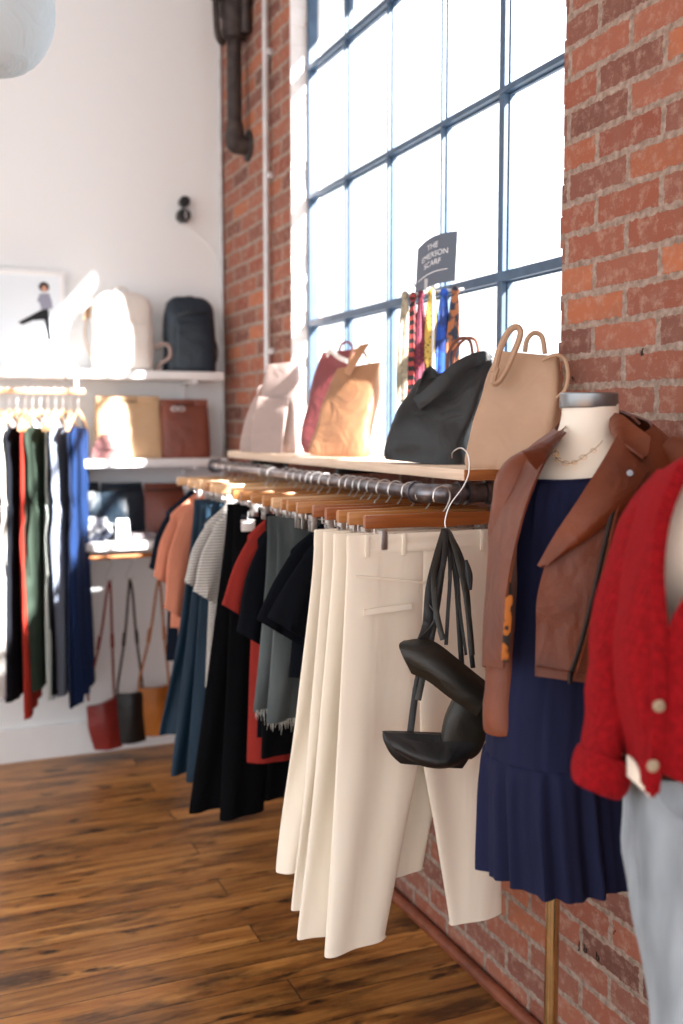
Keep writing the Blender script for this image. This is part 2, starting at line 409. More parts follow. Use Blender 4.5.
def obj(name, bm, mat, parent=None, smooth=True):
    bmesh.ops.remove_doubles(bm, verts=bm.verts, dist=1e-5)
    bmesh.ops.recalc_face_normals(bm, faces=bm.faces)
    off = worldloc(parent) if parent else Vector((0, 0, 0))
    if parent is None:
        lo = Vector((min(v.co.x for v in bm.verts), min(v.co.y for v in bm.verts), min(v.co.z for v in bm.verts)))
        hi = Vector((max(v.co.x for v in bm.verts), max(v.co.y for v in bm.verts), 0))
        off = Vector(((lo.x+hi.x)/2, (lo.y+hi.y)/2, lo.z))
    for v in bm.verts: v.co -= off
    me = bpy.data.meshes.new(name); bm.to_mesh(me); bm.free()
    me.materials.append(mat)
    if smooth:
        for p in me.polygons: p.use_smooth = True
        me.set_sharp_from_angle(angle=math.radians(42))
    o = bpy.data.objects.new(name, me); C.objects.link(o)
    if parent: o.parent = parent
    else: o.location = off
    return o

def tag(o, label, cat, group=None):
    o['label'] = label; o['category'] = cat
    if group: o['group'] = group
    return o

def thing(name, label, cat, loc, group=None):
    o = bpy.data.objects.new(name, None); C.objects.link(o); o.location = loc; o.empty_display_size = .05
    return tag(o, label, cat, group)

def struct(name, bm, mat, parent=None, smooth=False):
    off0 = None
    bmesh.ops.recalc_face_normals(bm, faces=bm.faces)
    me = bpy.data.meshes.new(name); bm.to_mesh(me); bm.free(); me.materials.append(mat)
    if smooth:
        for p in me.polygons: p.use_smooth = True
        me.set_sharp_from_angle(angle=math.radians(42))
    o = bpy.data.objects.new(name, me); C.objects.link(o)
    if parent: o.parent = parent
    else: o['kind'] = 'structure'
    return o

def copy_tree(o, parent=None):
    c = o.copy(); C.objects.link(c)
    if parent: c.parent = parent
    for ch in list(o.children): copy_tree(ch, c)
    return c

def quad(bm, *p):
    bm.faces.new([bm.verts.new(q) for q in p])

# ------------------------------------------------------------------ the room
bm = bmesh.new(); box(bm, (-6, -9, -.1), (.4, .2, 0)); struct('floor', bm, MFL)
bm = bmesh.new(); box(bm, (-6, -9, 4.0), (.4, .2, 4.1)); struct('ceiling', bm, M_ceil)
bm = bmesh.new(); box(bm, (-6, -.05, 0), (0, .2, 4.0)); struct('wall_back', bm, M_wall)
bm = bmesh.new(); box(bm, (-6, -.072, 0), (-.001, -.05, .15), .004); struct('baseboard_back', bm, M_shelfw)
# brick wall with the window opening; opening edges are uneven like broken brick ends
WY0, WY1, WZ0, WZ1, WT = -2.735, -.955, 1.37, 3.17, .125
bm = bmesh.new()
box(bm, (0, WY1+.012, 0), (WT, .2, 4.0)); box(bm, (0, -9, 0), (WT, WY0-.012, 4.0))
box(bm, (0, WY0-.012, 0), (WT, WY1+.012, WZ0)); box(bm, (0, WY0-.012, WZ1), (WT, WY1+.012, 4.0))
def ragged(bm, y, sgn):
    """strip of brick ends lining the reveal, each a little out of line"""
    z = 1.37; i = 0
    while z < WZ1-.01:
        h = .0715*random.choice((1, 1, 1, .5)); h = min(h, WZ1-z)
        d = .012+sgn*0+random.uniform(-.006, .004)
        y0, y1 = (y-.012, y-.012+d+.004) if sgn > 0 else (y+.012-d-.004, y+.012)
        g = bmesh.new(); bmesh.ops.create_grid(g, x_segments=1, y_segments=1, size=1); g.free()
        box(bm, (.0005, y0, z), (WT, y1, z+h), .003)
        z += h; i += 1
ragged(bm, WY0, 1)
WR = struct('wall_right', bm, MB)
# the far reveal is white with brick-red spots
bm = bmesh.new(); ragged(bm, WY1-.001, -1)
mw = NT('white_spotted_brick'); mw.b.inputs['Roughness'].default_value = .9; tcw = mw.add('ShaderNodeTexCoord')
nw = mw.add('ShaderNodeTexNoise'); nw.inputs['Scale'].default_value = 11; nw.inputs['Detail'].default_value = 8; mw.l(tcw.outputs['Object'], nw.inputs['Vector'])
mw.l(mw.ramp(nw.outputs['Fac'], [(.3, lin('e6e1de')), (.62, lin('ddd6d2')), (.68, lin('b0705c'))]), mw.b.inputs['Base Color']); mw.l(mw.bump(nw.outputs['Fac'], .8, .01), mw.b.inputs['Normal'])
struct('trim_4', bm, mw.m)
bm = bmesh.new(); tube(bm, [(-.02, -.02, .012), (-.02, -4, .012), (-.02, -9, .012)], .016, 10, 1); box(bm, (-.035, -9, .0), (-.001, -.02, .014), .003)
struct('trim_1', bm, M_redtrim, smooth=True)
# steel window
XW = .085
win = struct('window_1', (lambda b: (box(b, (XW-.03, WY0+.0, 1.37), (XW+.03, WY1, 1.40), .003), box(b, (XW-.03, WY0, 3.14), (XW+.03, WY1, WZ1), .003),
      box(b, (XW-.02, WY1-.022, 1.37), (XW+.02, WY1, WZ1), .003), box(b, (XW-.02, WY0, 1.37), (XW+.02, WY0+.03, WZ1), .003), b)[-1])(bmesh.new()), M_steelwin)
for y, w in ((-1.315, .009), (-1.665, .009), (-2.03, .009), (-2.36, .026)):
    b = bmesh.new(); box(b, (XW-.018, y-w/2, 1.40), (XW+.018, y+w/2, 3.14), .002); box(b, (XW-.003, y-w/2-.005, 1.40), (XW+.003, y+w/2+.005, 3.14), .001)
    o = struct('muntin', b, M_steelwin, win)
for z, w in ((1.893, .026), (2.375, .015), (2.858, .018)):
    b = bmesh.new(); box(b, (XW-.022, WY0, z-w/2), (XW+.018, WY1, z+w/2), .002); box(b, (XW-.003, WY0, z-w/2-.005), (XW+.003, WY1, z+w/2+.005), .001)
    struct('transom_bar', b, M_steelwin, win)
b = bmesh.new(); tube(b, [(XW-.02, -1.97, 1.905), (XW-.06, -1.975, 1.93), (XW-.09, -2.0, 1.925), (XW-.09, -2.03, 1.90)], .006); struct('window_latch', b, M_conduit, win, True)
ys = [WY1-.02, -1.315, -1.665, -2.03, -2.36, WY0+.03]; zs = [1.40, 1.893, 2.375, 2.858, 3.14]
for i in range(5):
    for j in range(4):
        b = bmesh.new(); box(b, (XW-.002, ys[i+1], zs[j]), (XW+.002, ys[i], zs[j+1])); struct('pane', b, MG, win)
# outer sill in stone below the window
b = bmesh.new(); box(b, (.001, WY0+.001, 1.3705), (.16, WY1-.001, 1.388), .004); struct('trim_2', b, M_wall)

b = bmesh.new(); box(b, (WT+.001, -3.4, 3.16), (WT+.16, -.3, 3.32), .01); struct('unseen_sun_ledge', b, M_wall)  # unseen outer ledge, added to cut off the top of the sun patch

# ------------------------------------------------------------------ plank shelf under the window
SX0, SX1, SY0, SY1, SZ = -.25, -.003, -2.735, -.905, 1.40
t = thing('window_shelf', 'long pale wooden plank shelf under the big window carrying leather bags', 'shelf', (-.12, -1.8, 1.375))
b = bmesh.new(); box(b, (SX0, SY0+.004, SZ-.026), (SX1, SY1, SZ), .003); obj('plank', b, M_ply, t)
b = bmesh.new(); box(b, (SX0+.001, SY0, SZ-.025), (SX1, SY0+.005, SZ-.001)); obj('plank_end', b, M_endgrain, t)
for y in (-1.15, -1.95):
    b = bmesh.new(); box(b, (-.23, y-.012, SZ-.045), (-.002, y+.012, SZ-.0265), .002); obj('bracket', b, M_blackp, t)

# ------------------------------------------------------------------ pipe clothes rack
RX, RZ, RR = -.30, 1.342, .0165
t = thing('pipe_clothes_rack', 'dark steel pipe clothes rail under the window shelf, full of hangers', 'clothes rail', (RX, -1.8, 0))
b = bmesh.new(); tube(b, [(RX, -.885, RZ), (RX, -1.8, RZ), (RX, -2.60, RZ)], RR, 16, 1); obj('rail', b, M_pipe, t)
def elbow(p0, corner, p1):
    b = bmesh.new(); tube(b, [p0, tuple(Vector(p0).lerp(Vector(corner), .6)), tuple((Vector(p0)+Vector(corner)*2+Vector(p1))/4), tuple(Vector(p1).lerp(Vector(corner), .6)), p1], .0225, 16, 6)
    for p in (p0, p1):
        d = (Vector(corner)-Vector(p)).normalized(); tube(b, [Vector(p)-d*.0, Vector(p)+d*.012], .0265, 16, 1)
    return b
obj('elbow', elbow((RX, -2.59, RZ), (RX, -2.675, RZ), (RX+.075, -2.675, RZ)), M_pipe, t)
obj('elbow', elbow((RX, -.895, RZ), (RX, -.875, RZ), (RX+.03, -.87, RZ)), M_pipe, t)
for xa, ya in ((RX+.06, -2.675), (RX+.02, -.87)):
    b = bmesh.new(); tube(b, [(xa, ya, RZ), (-.012, ya, RZ)], RR, 16, 1); obj('wall_arm', b, M_pipe, t)
for x, r, w in ((-.205, .0275, .016), (-.182, .0235, .03), (-.155, .028, .018), (-.06, .027, .02)):
    b = bmesh.new(); tube(b, [(x-w/2, -2.675, RZ), (x+w/2, -2.675, RZ)], r, 8 if r > .027 else 16, 1); obj('union', b, M_pipe, t)
b = bmesh.new(); tube(b, [(-.15, -2.675, RZ), (-.09, -2.675, RZ)], .0235, 16, 1); tube(b, [(-.12, -2.675, RZ), (-.12, -2.675, RZ-.045)], .0235, 16, 1); tube(b, [(-.12, -2.675, RZ-.036), (-.12, -2.675, RZ-.05)], .0265, 16, 1); obj('tee', b, M_pipe, t)
b = bmesh.new(); tube(b, [(-.12, -2.675, RZ-.04), (-.12, -2.675, .66), (-.12, -2.675, .63), (-.10, -2.675, .605), (-.07, -2.675, .60), (-.004, -2.675, .60)], RR, 16, 3); obj('upright', b, M_pipe, t)
for y in (-2.675, -.87):
    b = bmesh.new(); disc(b, (-.008, y, RZ), (1, 0, 0), .042, .012, 24); obj('wall_flange', b, M_pipe, t)
b = bmesh.new(); disc(b, (-.008, -2.675, .60), (1, 0, 0), .042, .012, 24); obj('wall_flange', b, M_pipe, t)

# ------------------------------------------------------------------ hangers
def hook_pts(zb):
    s = RR+.004
    return [(0, 0, zb), (0, 0, zb+.004), (.002, 0, RZ-s-.018), (.012, 0, RZ-s-.008), (s+.001, 0, RZ-.006), (s*.8, 0, RZ+s*.65), (0, 0, RZ+s), (-s*.8, 0, RZ+s*.65), (-s-.001, 0, RZ-.004), (-s*.9, 0, RZ-.014)]
def clip_hanger(mat):
    r = thing('clip_hanger', 'x', 'hanger', (RX, -5, 0))
    L = Vector((RX, -5, 0))
    b = bmesh.new()
    rings = []
    for x, h in ((-.19, .011), (-.188, .0145), (-.12, .0145), (-.05, .015), (0, .0175), (.05, .015), (.12, .0145), (.188, .0145), (.19, .011)):
        rings.append([L+Vector((x, yy, 1.288+zz)) for yy, zz in ((-.007, -h), (.007, -h), (.008, -h*.8), (.008, h*.8), (.007, h), (-.007, h), (-.008, h*.8), (-.008, -h*.8))])
    loft(b, rings); obj('bar', b, mat, r)
    b = bmesh.new(); tube(b, [L+Vector(p) for p in hook_pts(1.30)], .0019, 6, 4); obj('hook', b, M_steel, r)
    b = bmesh.new(); tube(b, [L+Vector(p) for p in ((-.165, 0, 1.278), (-.165, 0, 1.262), (-.15, 0, 1.257), (0, 0, 1.257), (.15, 0, 1.257), (.165, 0, 1.262), (.165, 0, 1.278))], .0018, 6, 3); obj('wire', b, M_steel, r)
    for s in (-1, 1):
        b = bmesh.new(); x = s*.147
        box(b, L+Vector((x-.008, -.0125, 1.226)), L+Vector((x+.008, -.010, 1.262)), .0008); box(b, L+Vector((x-.008, .010, 1.226)), L+Vector((x+.008, .0125, 1.262)), .0008)
        box(b, L+Vector((x-.008, -.012, 1.255)), L+Vector((x+.008, .012, 1.268)), .001); tube(b, [L+Vector((x-.012, 0, 1.25)), L+Vector((x+.012, 0, 1.25))], .003, 6, 1)
        obj('clip', b, M_steel, r)
    return r
def top_hanger(mat):
    r = thing('wooden_hanger', 'x', 'hanger', (RX, -5, 0)); L = Vector((RX, -5, 0))
    b = bmesh.new(); rings = []
    for x in [i/10 for i in range(-10, 11)]:
        z = 1.266-.088*abs(x)**1.3; h = .009+.006*(1-abs(x)) - (.005 if abs(x) == 1 else 0); d = .005+.004*abs(x)
        rings.append([L+Vector((x*.165, d*math.cos(q), z+h*math.sin(q))) for q in [2*PI*i/10 for i in range(10)]])
    loft(b, rings); obj('arms', b, mat, r)
    b = bmesh.new(); tube(b, [L+Vector(p) for p in hook_pts(1.276)], .0019, 6, 4); obj('hook', b, M_steel, r)
    return r
protos = {('clip', k): clip_hanger(m) for k, m in (('dark', M_hangd), ('mid', M_hang), ('pale', M_hangp))}
protos.update({('top', 'pale'): top_hanger(M_hangp)})
used = set()
def hang(kind, tone, y, label, rz=0, dx=0):
    p = protos[(kind, tone)]
    o = p if (kind, tone) not in used else copy_tree(p)
    used.add((kind, tone)); o.location = (RX+(.028 if (y > -1.72 and kind == 'clip') else 0), y, 0)
    # swing about the rail
    o.rotation_euler = (0, 0, rz)
    o['label'] = label; o['group'] = 'wooden hangers on the window rail'
    return o

# ------------------------------------------------------------------ garment builders (hang in a plane across the rail)
def leg_rows(zt, z1, top, mid, hem, zc, b0, b1):
    return [(zt, top[0], top[1], b0), (zt-.12, *(top[i]*.8+mid[i]*.2 for i in (0, 1)), b0*1.3), (zc, mid[0], mid[1], b0*1.8),
            ((zc+z1)/2, (mid[0]+hem[0])/2, (mid[1]+hem[1])/2, (b0*1.8+b1)/2), (z1+.02, hem[0], hem[1], b1), (z1, hem[0], hem[1], b1)]
def cloth_loft(b, rows, y, amp=.006, kk=38, ph=0, n=44, e=2.3, dy=0, hemtilt=0, kz=6):
    rr = catmull(rows, kz); zt = rows[0][0]; z1 = rows[-1][0]; rings = []
    for (z, xl, xr, hb) in rr:
        f = (zt-z)/(zt-z1+1e-9); c = Vector(((xl+xr)/2, y+dy*f, z))
        u = Vector((1, 0, hemtilt*f)); rings.append(ringv(c, u, Vector((0, 1, 0)), abs(xr-xl)/2, hb*(1+.15*math.sin(f*9+ph)), n, e, amp*min(1, f*1.6), kk, ph+f*.8))
    loft(b, rings)
def trousers(name, label, y, zt, w, hemL, hemR, zc, mat, b0=.007, b1=.014, amp=.006, ph=0, cat='trousers', group=None, tilt=.08, k=38, cuff=True):
    mid = (w[0]+w[1])/2
    t = thing(name, label, cat, ((w[0]+w[1])/2, y, min(hemL[2], hemR[2])), group)
    f = .45
    for i, (h, top) in enumerate(((hemL, (w[0], mid+.004)), (hemR, (mid-.004, w[1])))):
        outer = w[0] + (hemL[0]-w[0])*f if i == 0 else w[1]+(hemR[1]-w[1])*f
        cz = mid + ((hemL[1]+hemR[0])/2-mid)*.35
        m2 = (outer, cz+.004) if i == 0 else (cz-.004, outer)
        b = bmesh.new(); cloth_loft(b, leg_rows(zt, h[2], top, m2, (h[0], h[1]), zc, b0, b1), y, amp, k, ph+i*1.3, hemtilt=tilt)
        obj('trouser_leg', b, mat, t)
    b = bmesh.new(); cloth_loft(b, [(zt+.006, w[0]-.001, w[1]+.001, b0+.001), (zt-.02, w[0]-.002, w[1]+.002, b0+.0025), (zt-.036, w[0]-.002, w[1]+.002, b0+.002)], y, 0); obj('waistband', b, mat, t)
    return t
def top(name, label, y, xc, mat, zt=1.268, sw=.19, hem=.72, slv=.24, swing=.1, cat='top', group=None, b0=.012, amp=.006, ph=0, slw=.075, taper=0, hemtilt=0):
    t = thing(name, label, cat, (xc, y, hem), group); L = xc-sw; R = xc+sw
    rows = [(zt, xc-.065, xc+.065, .012), (zt-.018, xc-.10, xc+.10, .014), (zt-.05, xc-sw*.72, xc+sw*.72, b0*1.1), (zt-.085, L+.012, R-.012, b0), (zt-.11, L+.004, R-.004, b0),
            (zt-.22, L+.02, R-.02, b0*1.2), ((zt-.22+hem)/2, L+.01+taper/2, R-.01-taper/2, b0*1.4), (hem+.012, L+taper, R-taper, b0*1.7), (hem, L+taper, R-taper, b0*1.7)]
    b = bmesh.new(); cloth_loft(b, rows, y, amp, 34, ph, hemtilt=hemtilt); obj('body', b, mat, t)
    for s in (-1, 1):
        b = bmesh.new(); x0 = xc+s*(sw-.078); z0 = zt-.088; rings = []
        for f, wd in ((0, .046), (.12, .054), (.5, .058+slw*.05), (.9, slw*.86), (.985, slw*.88), (1, slw*.87)):
            ax = Vector((s*(.03*min(1, f*3)+(.045+swing*.2)*f), 0, -slv*f)); q_ = .45+.2*f; d = Vector((s*q_, 0, -1)).normalized(); wv = Vector((d.z*-1, 0, d.x))
            c = Vector((x0, y-.004, z0))+ax
            rings.append(ringv(c, wv, Vector((0, 1, 0)), wd, b0*(.7+.7*f), 28, 2.3, amp*1.3*f, 52, ph+s))
        rr = [list(q) for q in zip(*[[Vector(v) for v in catmull([tuple(r[i]) for r in rings], 4)] for i in range(28)])]
        loft(b, rr); obj('sleeve', b, mat, t)
    b = bmesh.new(); rg = []
    for q in range(24):
        a = 2*PI*q/24; rg.append((xc+.068*math.cos(a), y+.015*math.sin(a), zt-.004-.012*(math.cos(a)**2<.5)))
    tube(b, rg+[rg[0]], .004, 6, 1, False); obj('neckband', b, mat, t)
    return t

X0 = RX
# cream trousers
tr = trousers('wide_leg_trousers', 'cream wide-leg trousers hung nearest the camera, showing a welt pocket', -2.72, 1.255, (-.532, -.16), (-.588, -.435, .332), (-.268, -.13, .335), .80, M_cream, ph=.3, k=24, group='cream trousers on the window rail', b1=.02, amp=.007)
b = bmesh.new(); sheet(b, [[(-.52, -2.735, 1.175), (-.43, -2.7385, 1.163), (-.345, -2.738, 1.150)], [(-.52, -2.735, 1.170), (-.43, -2.7385, 1.158), (-.345, -2.738, 1.145)]], .002, 3, 2); obj('yoke_seam', b, M_cream, tr)
b = bmesh.new(); sheet(b, [[(-.50, -2.737, 1.098), (-.45, -2.740, 1.102), (-.385, -2.740, 1.104)], [(-.50, -2.738, 1.085), (-.45, -2.741, 1.089), (-.385, -2.741, 1.092)]], .004, 3, 2); obj('pocket', b, M_cream, tr)
for x in (-.49, -.40, -.30, -.20):
    b = bmesh.new(); box(b, (x-.005, -2.7335, 1.213), (x+.005, -2.7295, 1.262), .001); obj('belt_loop', b, M_cream, tr)
trousers('wide_leg_trousers', 'second cream wide-leg trousers from the front of the rail', -2.635, 1.25, (-.528, -.17), (-.615, -.50, .33), (-.42, -.30, .44), .82, M_cream, ph=1.5, k=28, group='cream trousers on the window rail', b1=.02, amp=.009)
trousers('wide_leg_trousers', 'third cream trousers from the front, hems showing between the nearer legs', -2.56, 1.248, (-.522, -.17), (-.60, -.50, .36), (-.36, -.25, .455), .84, M_cream, ph=2.2, group='cream trousers on the window rail', b1=.018, amp=.009)
trousers('wide_leg_trousers', 'cream trousers at the back of the cream group, beside the black tees', -2.485, 1.245, (-.515, -.17), (-.612, -.52, .425), (-.34, -.20, .50), .86, M_cream, ph=3.1, group='cream trousers on the window rail', b1=.018, amp=.009)
for y, tn, l in ((-2.72, 'dark', 'dark orange wooden clip hanger nearest the camera, holding the front cream trousers'), (-2.635, 'mid', 'wooden clip hanger of the second cream trousers'), (-2.56, 'mid', 'wooden clip hanger of the third cream trousers'), (-2.485, 'dark', 'wooden clip hanger of the last cream trousers beside the black tees')):
    hang('clip', tn, y, l, random.uniform(-.05, .05))
# black tees
top('black_tee', 'loose black short-sleeved tee hanging right behind the cream trousers', -2.36, -.30, M_ink, sw=.20, hem=.86, slv=.2, swing=.14, slw=.09, group='black tees on the window rail', ph=1, hemtilt=0)
top('black_tee', 'loose black tee second behind the cream trousers, beside the frayed jeans', -2.27, -.30, M_ink, sw=.20, hem=.84, slv=.22, swing=.15, slw=.09, group='black tees on the window rail', ph=2)
for y, l in ((-2.36, 'pale wooden hanger inside the black tee next to the cream trousers'), (-2.27, 'pale wooden hanger inside the black tee next to the frayed jeans')): hang('top', 'pale', y, l)
# denim
def fray(t, xa, xb, y, z, hb):
    b = bmesh.new()
    n = int((xb-xa)/.0035)
    for i in range(n):
        for s in (-1, 1):
            x = xa+(xb-xa)*(i+random.random())/n; L = random.uniform(.008, .03)*(1.5 if random.random() < .15 else 1); yy = y+s*hb*.7
            dx = random.uniform(-.006, .006)
            tube(b, [(x, yy, z+.003), (x+dx*.5, yy+random.uniform(-.002, .002), z-L*.5), (x+dx, yy+random.uniform(-.004, .004), z-L)], [.0013, .001, .0004], 3, 2)
    o = obj('frayed_hem', b, M_fray, t); o['kind'] = 'stuff'; o['label'] = 'pale frayed threads along the cut hem'
for y, hx, z, ph, l in ((-2.18, -.535, .705, .4, 'cropped grey-green jeans with pale frayed hems, nearer of two'), (-2.10, -.545, .715, 1.4, 'cropped grey-green jeans with pale frayed hems, farther of two')):
    t = trousers('frayed_jeans', l, y, 1.245, (-.50, -.17), (hx, -.40, z), (-.28, -.12, z), .95, M_denim, ph=ph, group='frayed jeans on the window rail', b1=.018, cat='jeans', amp=.006)
    fray(t, hx+.005, -.405, y, z, .018); fray(t, -.275, -.125, y, z, .018)
    b = bmesh.new(); sheet(b, [[(-.46, y-.0125, 1.16), (-.36, y-.0125, 1.16)], [(-.46, y-.0145, 1.07), (-.41, y-.0145, 1.055), ][:2]], .002, 4, 4); obj('pocket', b, M_denim, t)
hang('clip', 'mid', -2.18, 'wooden clip hanger of the nearer frayed jeans'); hang('clip', 'pale', -2.10, 'wooden clip hanger of the farther frayed jeans', .05)
trousers('black_trousers', 'narrow black trousers whose hems show below the frayed jeans', -2.03, 1.245, (-.48, -.17), (-.50, -.40, .555), (-.27, -.14, .57), .9, M_black, ph=.8, amp=.004)
hang('clip', 'mid', -2.03, 'wooden clip hanger of the narrow black trousers')
top('black_blouse', 'plain black top hanging between the red top and the frayed jeans', -1.97, -.30, M_ink, sw=.19, hem=.60, slv=.3, swing=.07, ph=.5, slw=.07)
hang('top', 'pale', -1.97, 'pale wooden hanger inside the plain black top beside the red top')
t = top('red_blouse', 'brick-red long top with gathered sleeves hanging between black garments', -1.88, -.30, M_rust, sw=.19, hem=.50, slv=.24, swing=.12, ph=1.6, amp=.009, slw=.08, taper=-.0)
hang('top', 'pale', -1.88, 'pale wooden hanger inside the brick-red long top')
# black wide trousers
t = trousers('black_wide_trousers', 'long black wide-leg trousers with a white price tag at the waist', -1.76, 1.25, (-.49, -.17), (-.545, -.40, .29), (-.40, -.26, .33), .8, M_black, ph=.2, group='long black trousers on the window rail', b1=.022)
b = bmesh.new(); box(b, (-.476, -1.788, 1.178), (-.432, -1.785, 1.214), .001); tube(b, [(-.455, -1.7865, 1.212), (-.450, -1.780, 1.24)], .0008, 4, 1); obj('price_tag', b, M_tag, t)
trousers('black_wide_trousers', 'long black wide-leg trousers hung just beyond the tagged pair', -1.69, 1.25, (-.49, -.17), (-.622, -.45, .30), (-.42, -.26, .33), .8, M_black, ph=1.2, group='long black trousers on the window rail', b1=.022)
hang('clip', 'mid', -1.76, 'wooden clip hanger holding the tagged black trousers', -.05); hang('clip', 'pale', -1.69, 'wooden clip hanger of the untagged long black trousers')
# striped tees
top('striped_tee', 'grey-and-white striped tee with cuffed sleeve, nearer of two', -1.58, -.31, M_stripe, sw=.20, hem=.66, slv=.24, swing=.08, ph=.9, group='striped tees on the window rail', slw=.07)
top('striped_tee', 'grey-and-white striped tee with cuffed sleeve, farther of two', -1.50, -.325, M_stripe, sw=.19, hem=.64, slv=.22, swing=.10, ph=2.9, group='striped tees on the window rail', slw=.07)
hang('top', 'pale', -1.58, 'pale wooden hanger in the nearer striped tee'); hang('top', 'pale', -1.50, 'pale wooden hanger in the farther striped tee')
# teal
for i, (y, hl, hr, ph, l) in enumerate(((-1.41, (-.56, -.41, .30), (-.40, -.24, .32), .3, 'teal velvet wide trousers nearest the striped tees'), (-1.34, (-.595, -.44, .305), (-.42, -.26, .33), 1.5, 'teal velvet wide trousers in the middle of three'), (-1.26, (-.612, -.47, .42), (-.42, -.26, .44), 2.6, 'teal velvet trousers with a shorter hem, nearest the peach tops'))):
    trousers('velvet_trousers', l, y, 1.235, (-.48, -.17), hl, hr, .8, M_teal, ph=ph, group='teal velvet trousers on the window rail', b1=.022, amp=.01)
hang('clip', 'pale', -1.41, 'pale wooden clip hanger of the teal trousers nearest the striped tees', -.04); hang('clip', 'mid', -1.34, 'wooden clip hanger of the middle teal trousers'); hang('clip', 'pale', -1.26, 'pale wooden clip hanger of the shorter teal trousers', .06)
top('peach_blouse', 'peach short-sleeved top nearer the camera of two', -1.16, -.32, M_peach, sw=.20, hem=.70, slv=.36, swing=.05, ph=.4, group='peach tops on the window rail', slw=.06)
top('peach_blouse', 'peach short-sleeved top farther from the camera of two', -1.08, -.325, M_peach, sw=.20, hem=.76, slv=.26, swing=.08, ph=1.9, group='peach tops on the window rail', slw=.07)
top('navy_tee', 'dark navy tee hanging at the far end of the window rail', -.99, -.33, M_navyt, sw=.19, hem=.62, slv=.24, swing=.08, ph=1.1, slw=.07)
hang('top', 'pale', -1.16, 'pale wooden hanger in the nearer peach top'); hang('top', 'pale', -1.08, 'pale wooden hanger in the farther peach top'); hang('top', 'pale', -.99, 'pale wooden hanger in the dark navy tee at the rail end')
# spare clip hangers pushed between the garments
for i, (y, tn, l) in enumerate(((-.94, 'pale', 'empty pale clip hanger at the far end of the window rail'), (-1.12, 'pale', 'empty clip hanger between the two peach tops'), (-1.21, 'pale', 'empty clip hanger between peach top and teal trousers'), (-1.46, 'pale', 'empty clip hanger between teal trousers and striped tees'),
        (-1.63, 'pale', 'empty clip hanger between striped tee and black trousers'), (-1.82, 'mid', 'empty clip hanger between tagged black trousers and red top'), (-1.925, 'mid', 'empty clip hanger between red top and plain black top'), (-2.22, 'mid', 'empty clip hanger between frayed jeans and black tees'), (-2.31, 'mid', 'empty clip hanger between the two black tees'), (-2.42, 'dark', 'empty clip hanger between black tee and cream trousers'))):
    hang('clip', tn, y, l, random.uniform(-.07, .07))

# ------------------------------------------------------------------ bags: general shapes through real cross-sections
def bagloft(b, rows, delta, n=44, e=5, wall=None, kz=5, dent=0):
    """rows: (px_left, px_right, y_left, y_right, w, half_depth) as read off the photograph; turned by delta from facing the camera"""
    rr = catmull(rows, kz); rings = []
    u0 = RT*math.cos(delta)+HF*math.sin(delta); v0 = Vector((-u0.y, u0.x, 0))
    for (pl, pr, yl, yr, w, hd) in rr:
        A = at(pl, yl, w); B = at(pr, yr, w); c = (A+B)/2; hw = (B-A).length/2/math.cos(delta)
        hw = max(hw, .004); uz = (B.z-A.z)/2/hw
        u = (u0+Vector((0, 0, uz)))
        rings.append(ringv(c, u, v0, hw, hd, n, e))
    if dent:
        for r in rings:
            for i, p in enumerate(r):
                r[i] = p+Vector((noise.noise(p*13), noise.noise(p*13+Vector((5, 0, 0))), 0))*dent
    if wall:
        inner = [[p+(sum(r, Vector())/len(r)-p)*wall for p in r] for r in rings[::-1][:-1]]
        rings = rings+inner
    loft(b, rings); return rings

# black tote (leans right on the shelf)
W = 2.66
t = thing('black_tote_bag', 'slouchy black leather tote with brown handles on the window shelf under the scarves', 'bag', (-.13, -2.36, SZ))
b = bmesh.new()
bagloft(b, [(391, 466, 459.5, 466, W, .045), (390, 466, 453, 461, W, .045), (393, 467, 440, 446, W, .05), (398, 474, 420, 420, W, .05), (405, 481, 402, 396, W, .04), (414, 487, 388, 374, W, .03), (425, 490, 378, 360, W, .018)], -.5, e=3.4, wall=.12, dent=.012)
obj('bag_body', b, M_blk_l, t)
b = bmesh.new(); strap(b, [at(417, 404, W-.03), at(430, 394, W-.05), at(446, 379, W-.06), at(462, 366, W-.06), at(482, 358, W-.05), at(489, 362, W-.04)], .036, .006, (0, 0, 1)); obj('folded_collar', b, M_blk_l, t)
for k, (dw, sx) in enumerate(((-.03, 0), (.03, 6))):
    b = bmesh.new(); tube(b, [at(447+sx, 372, W+dw), at(449+sx, 352, W+dw), at(459+sx, 339, W+dw), at(470+sx, 341, W+dw), at(473+sx, 360, W+dw)], .0042, 8); o = obj('handle', b, M_cog, t); o['label'] = 'brown leather handle'
b = bmesh.new(); sheet(b, [[at(424, 372, W+.0), at(430, 366, W+.02), at(437, 372, W)], [at(415, 395, W), at(430, 392, W+.0), at(440, 390, W)]], .004); obj('side_gusset', b, M_blk_l, t)
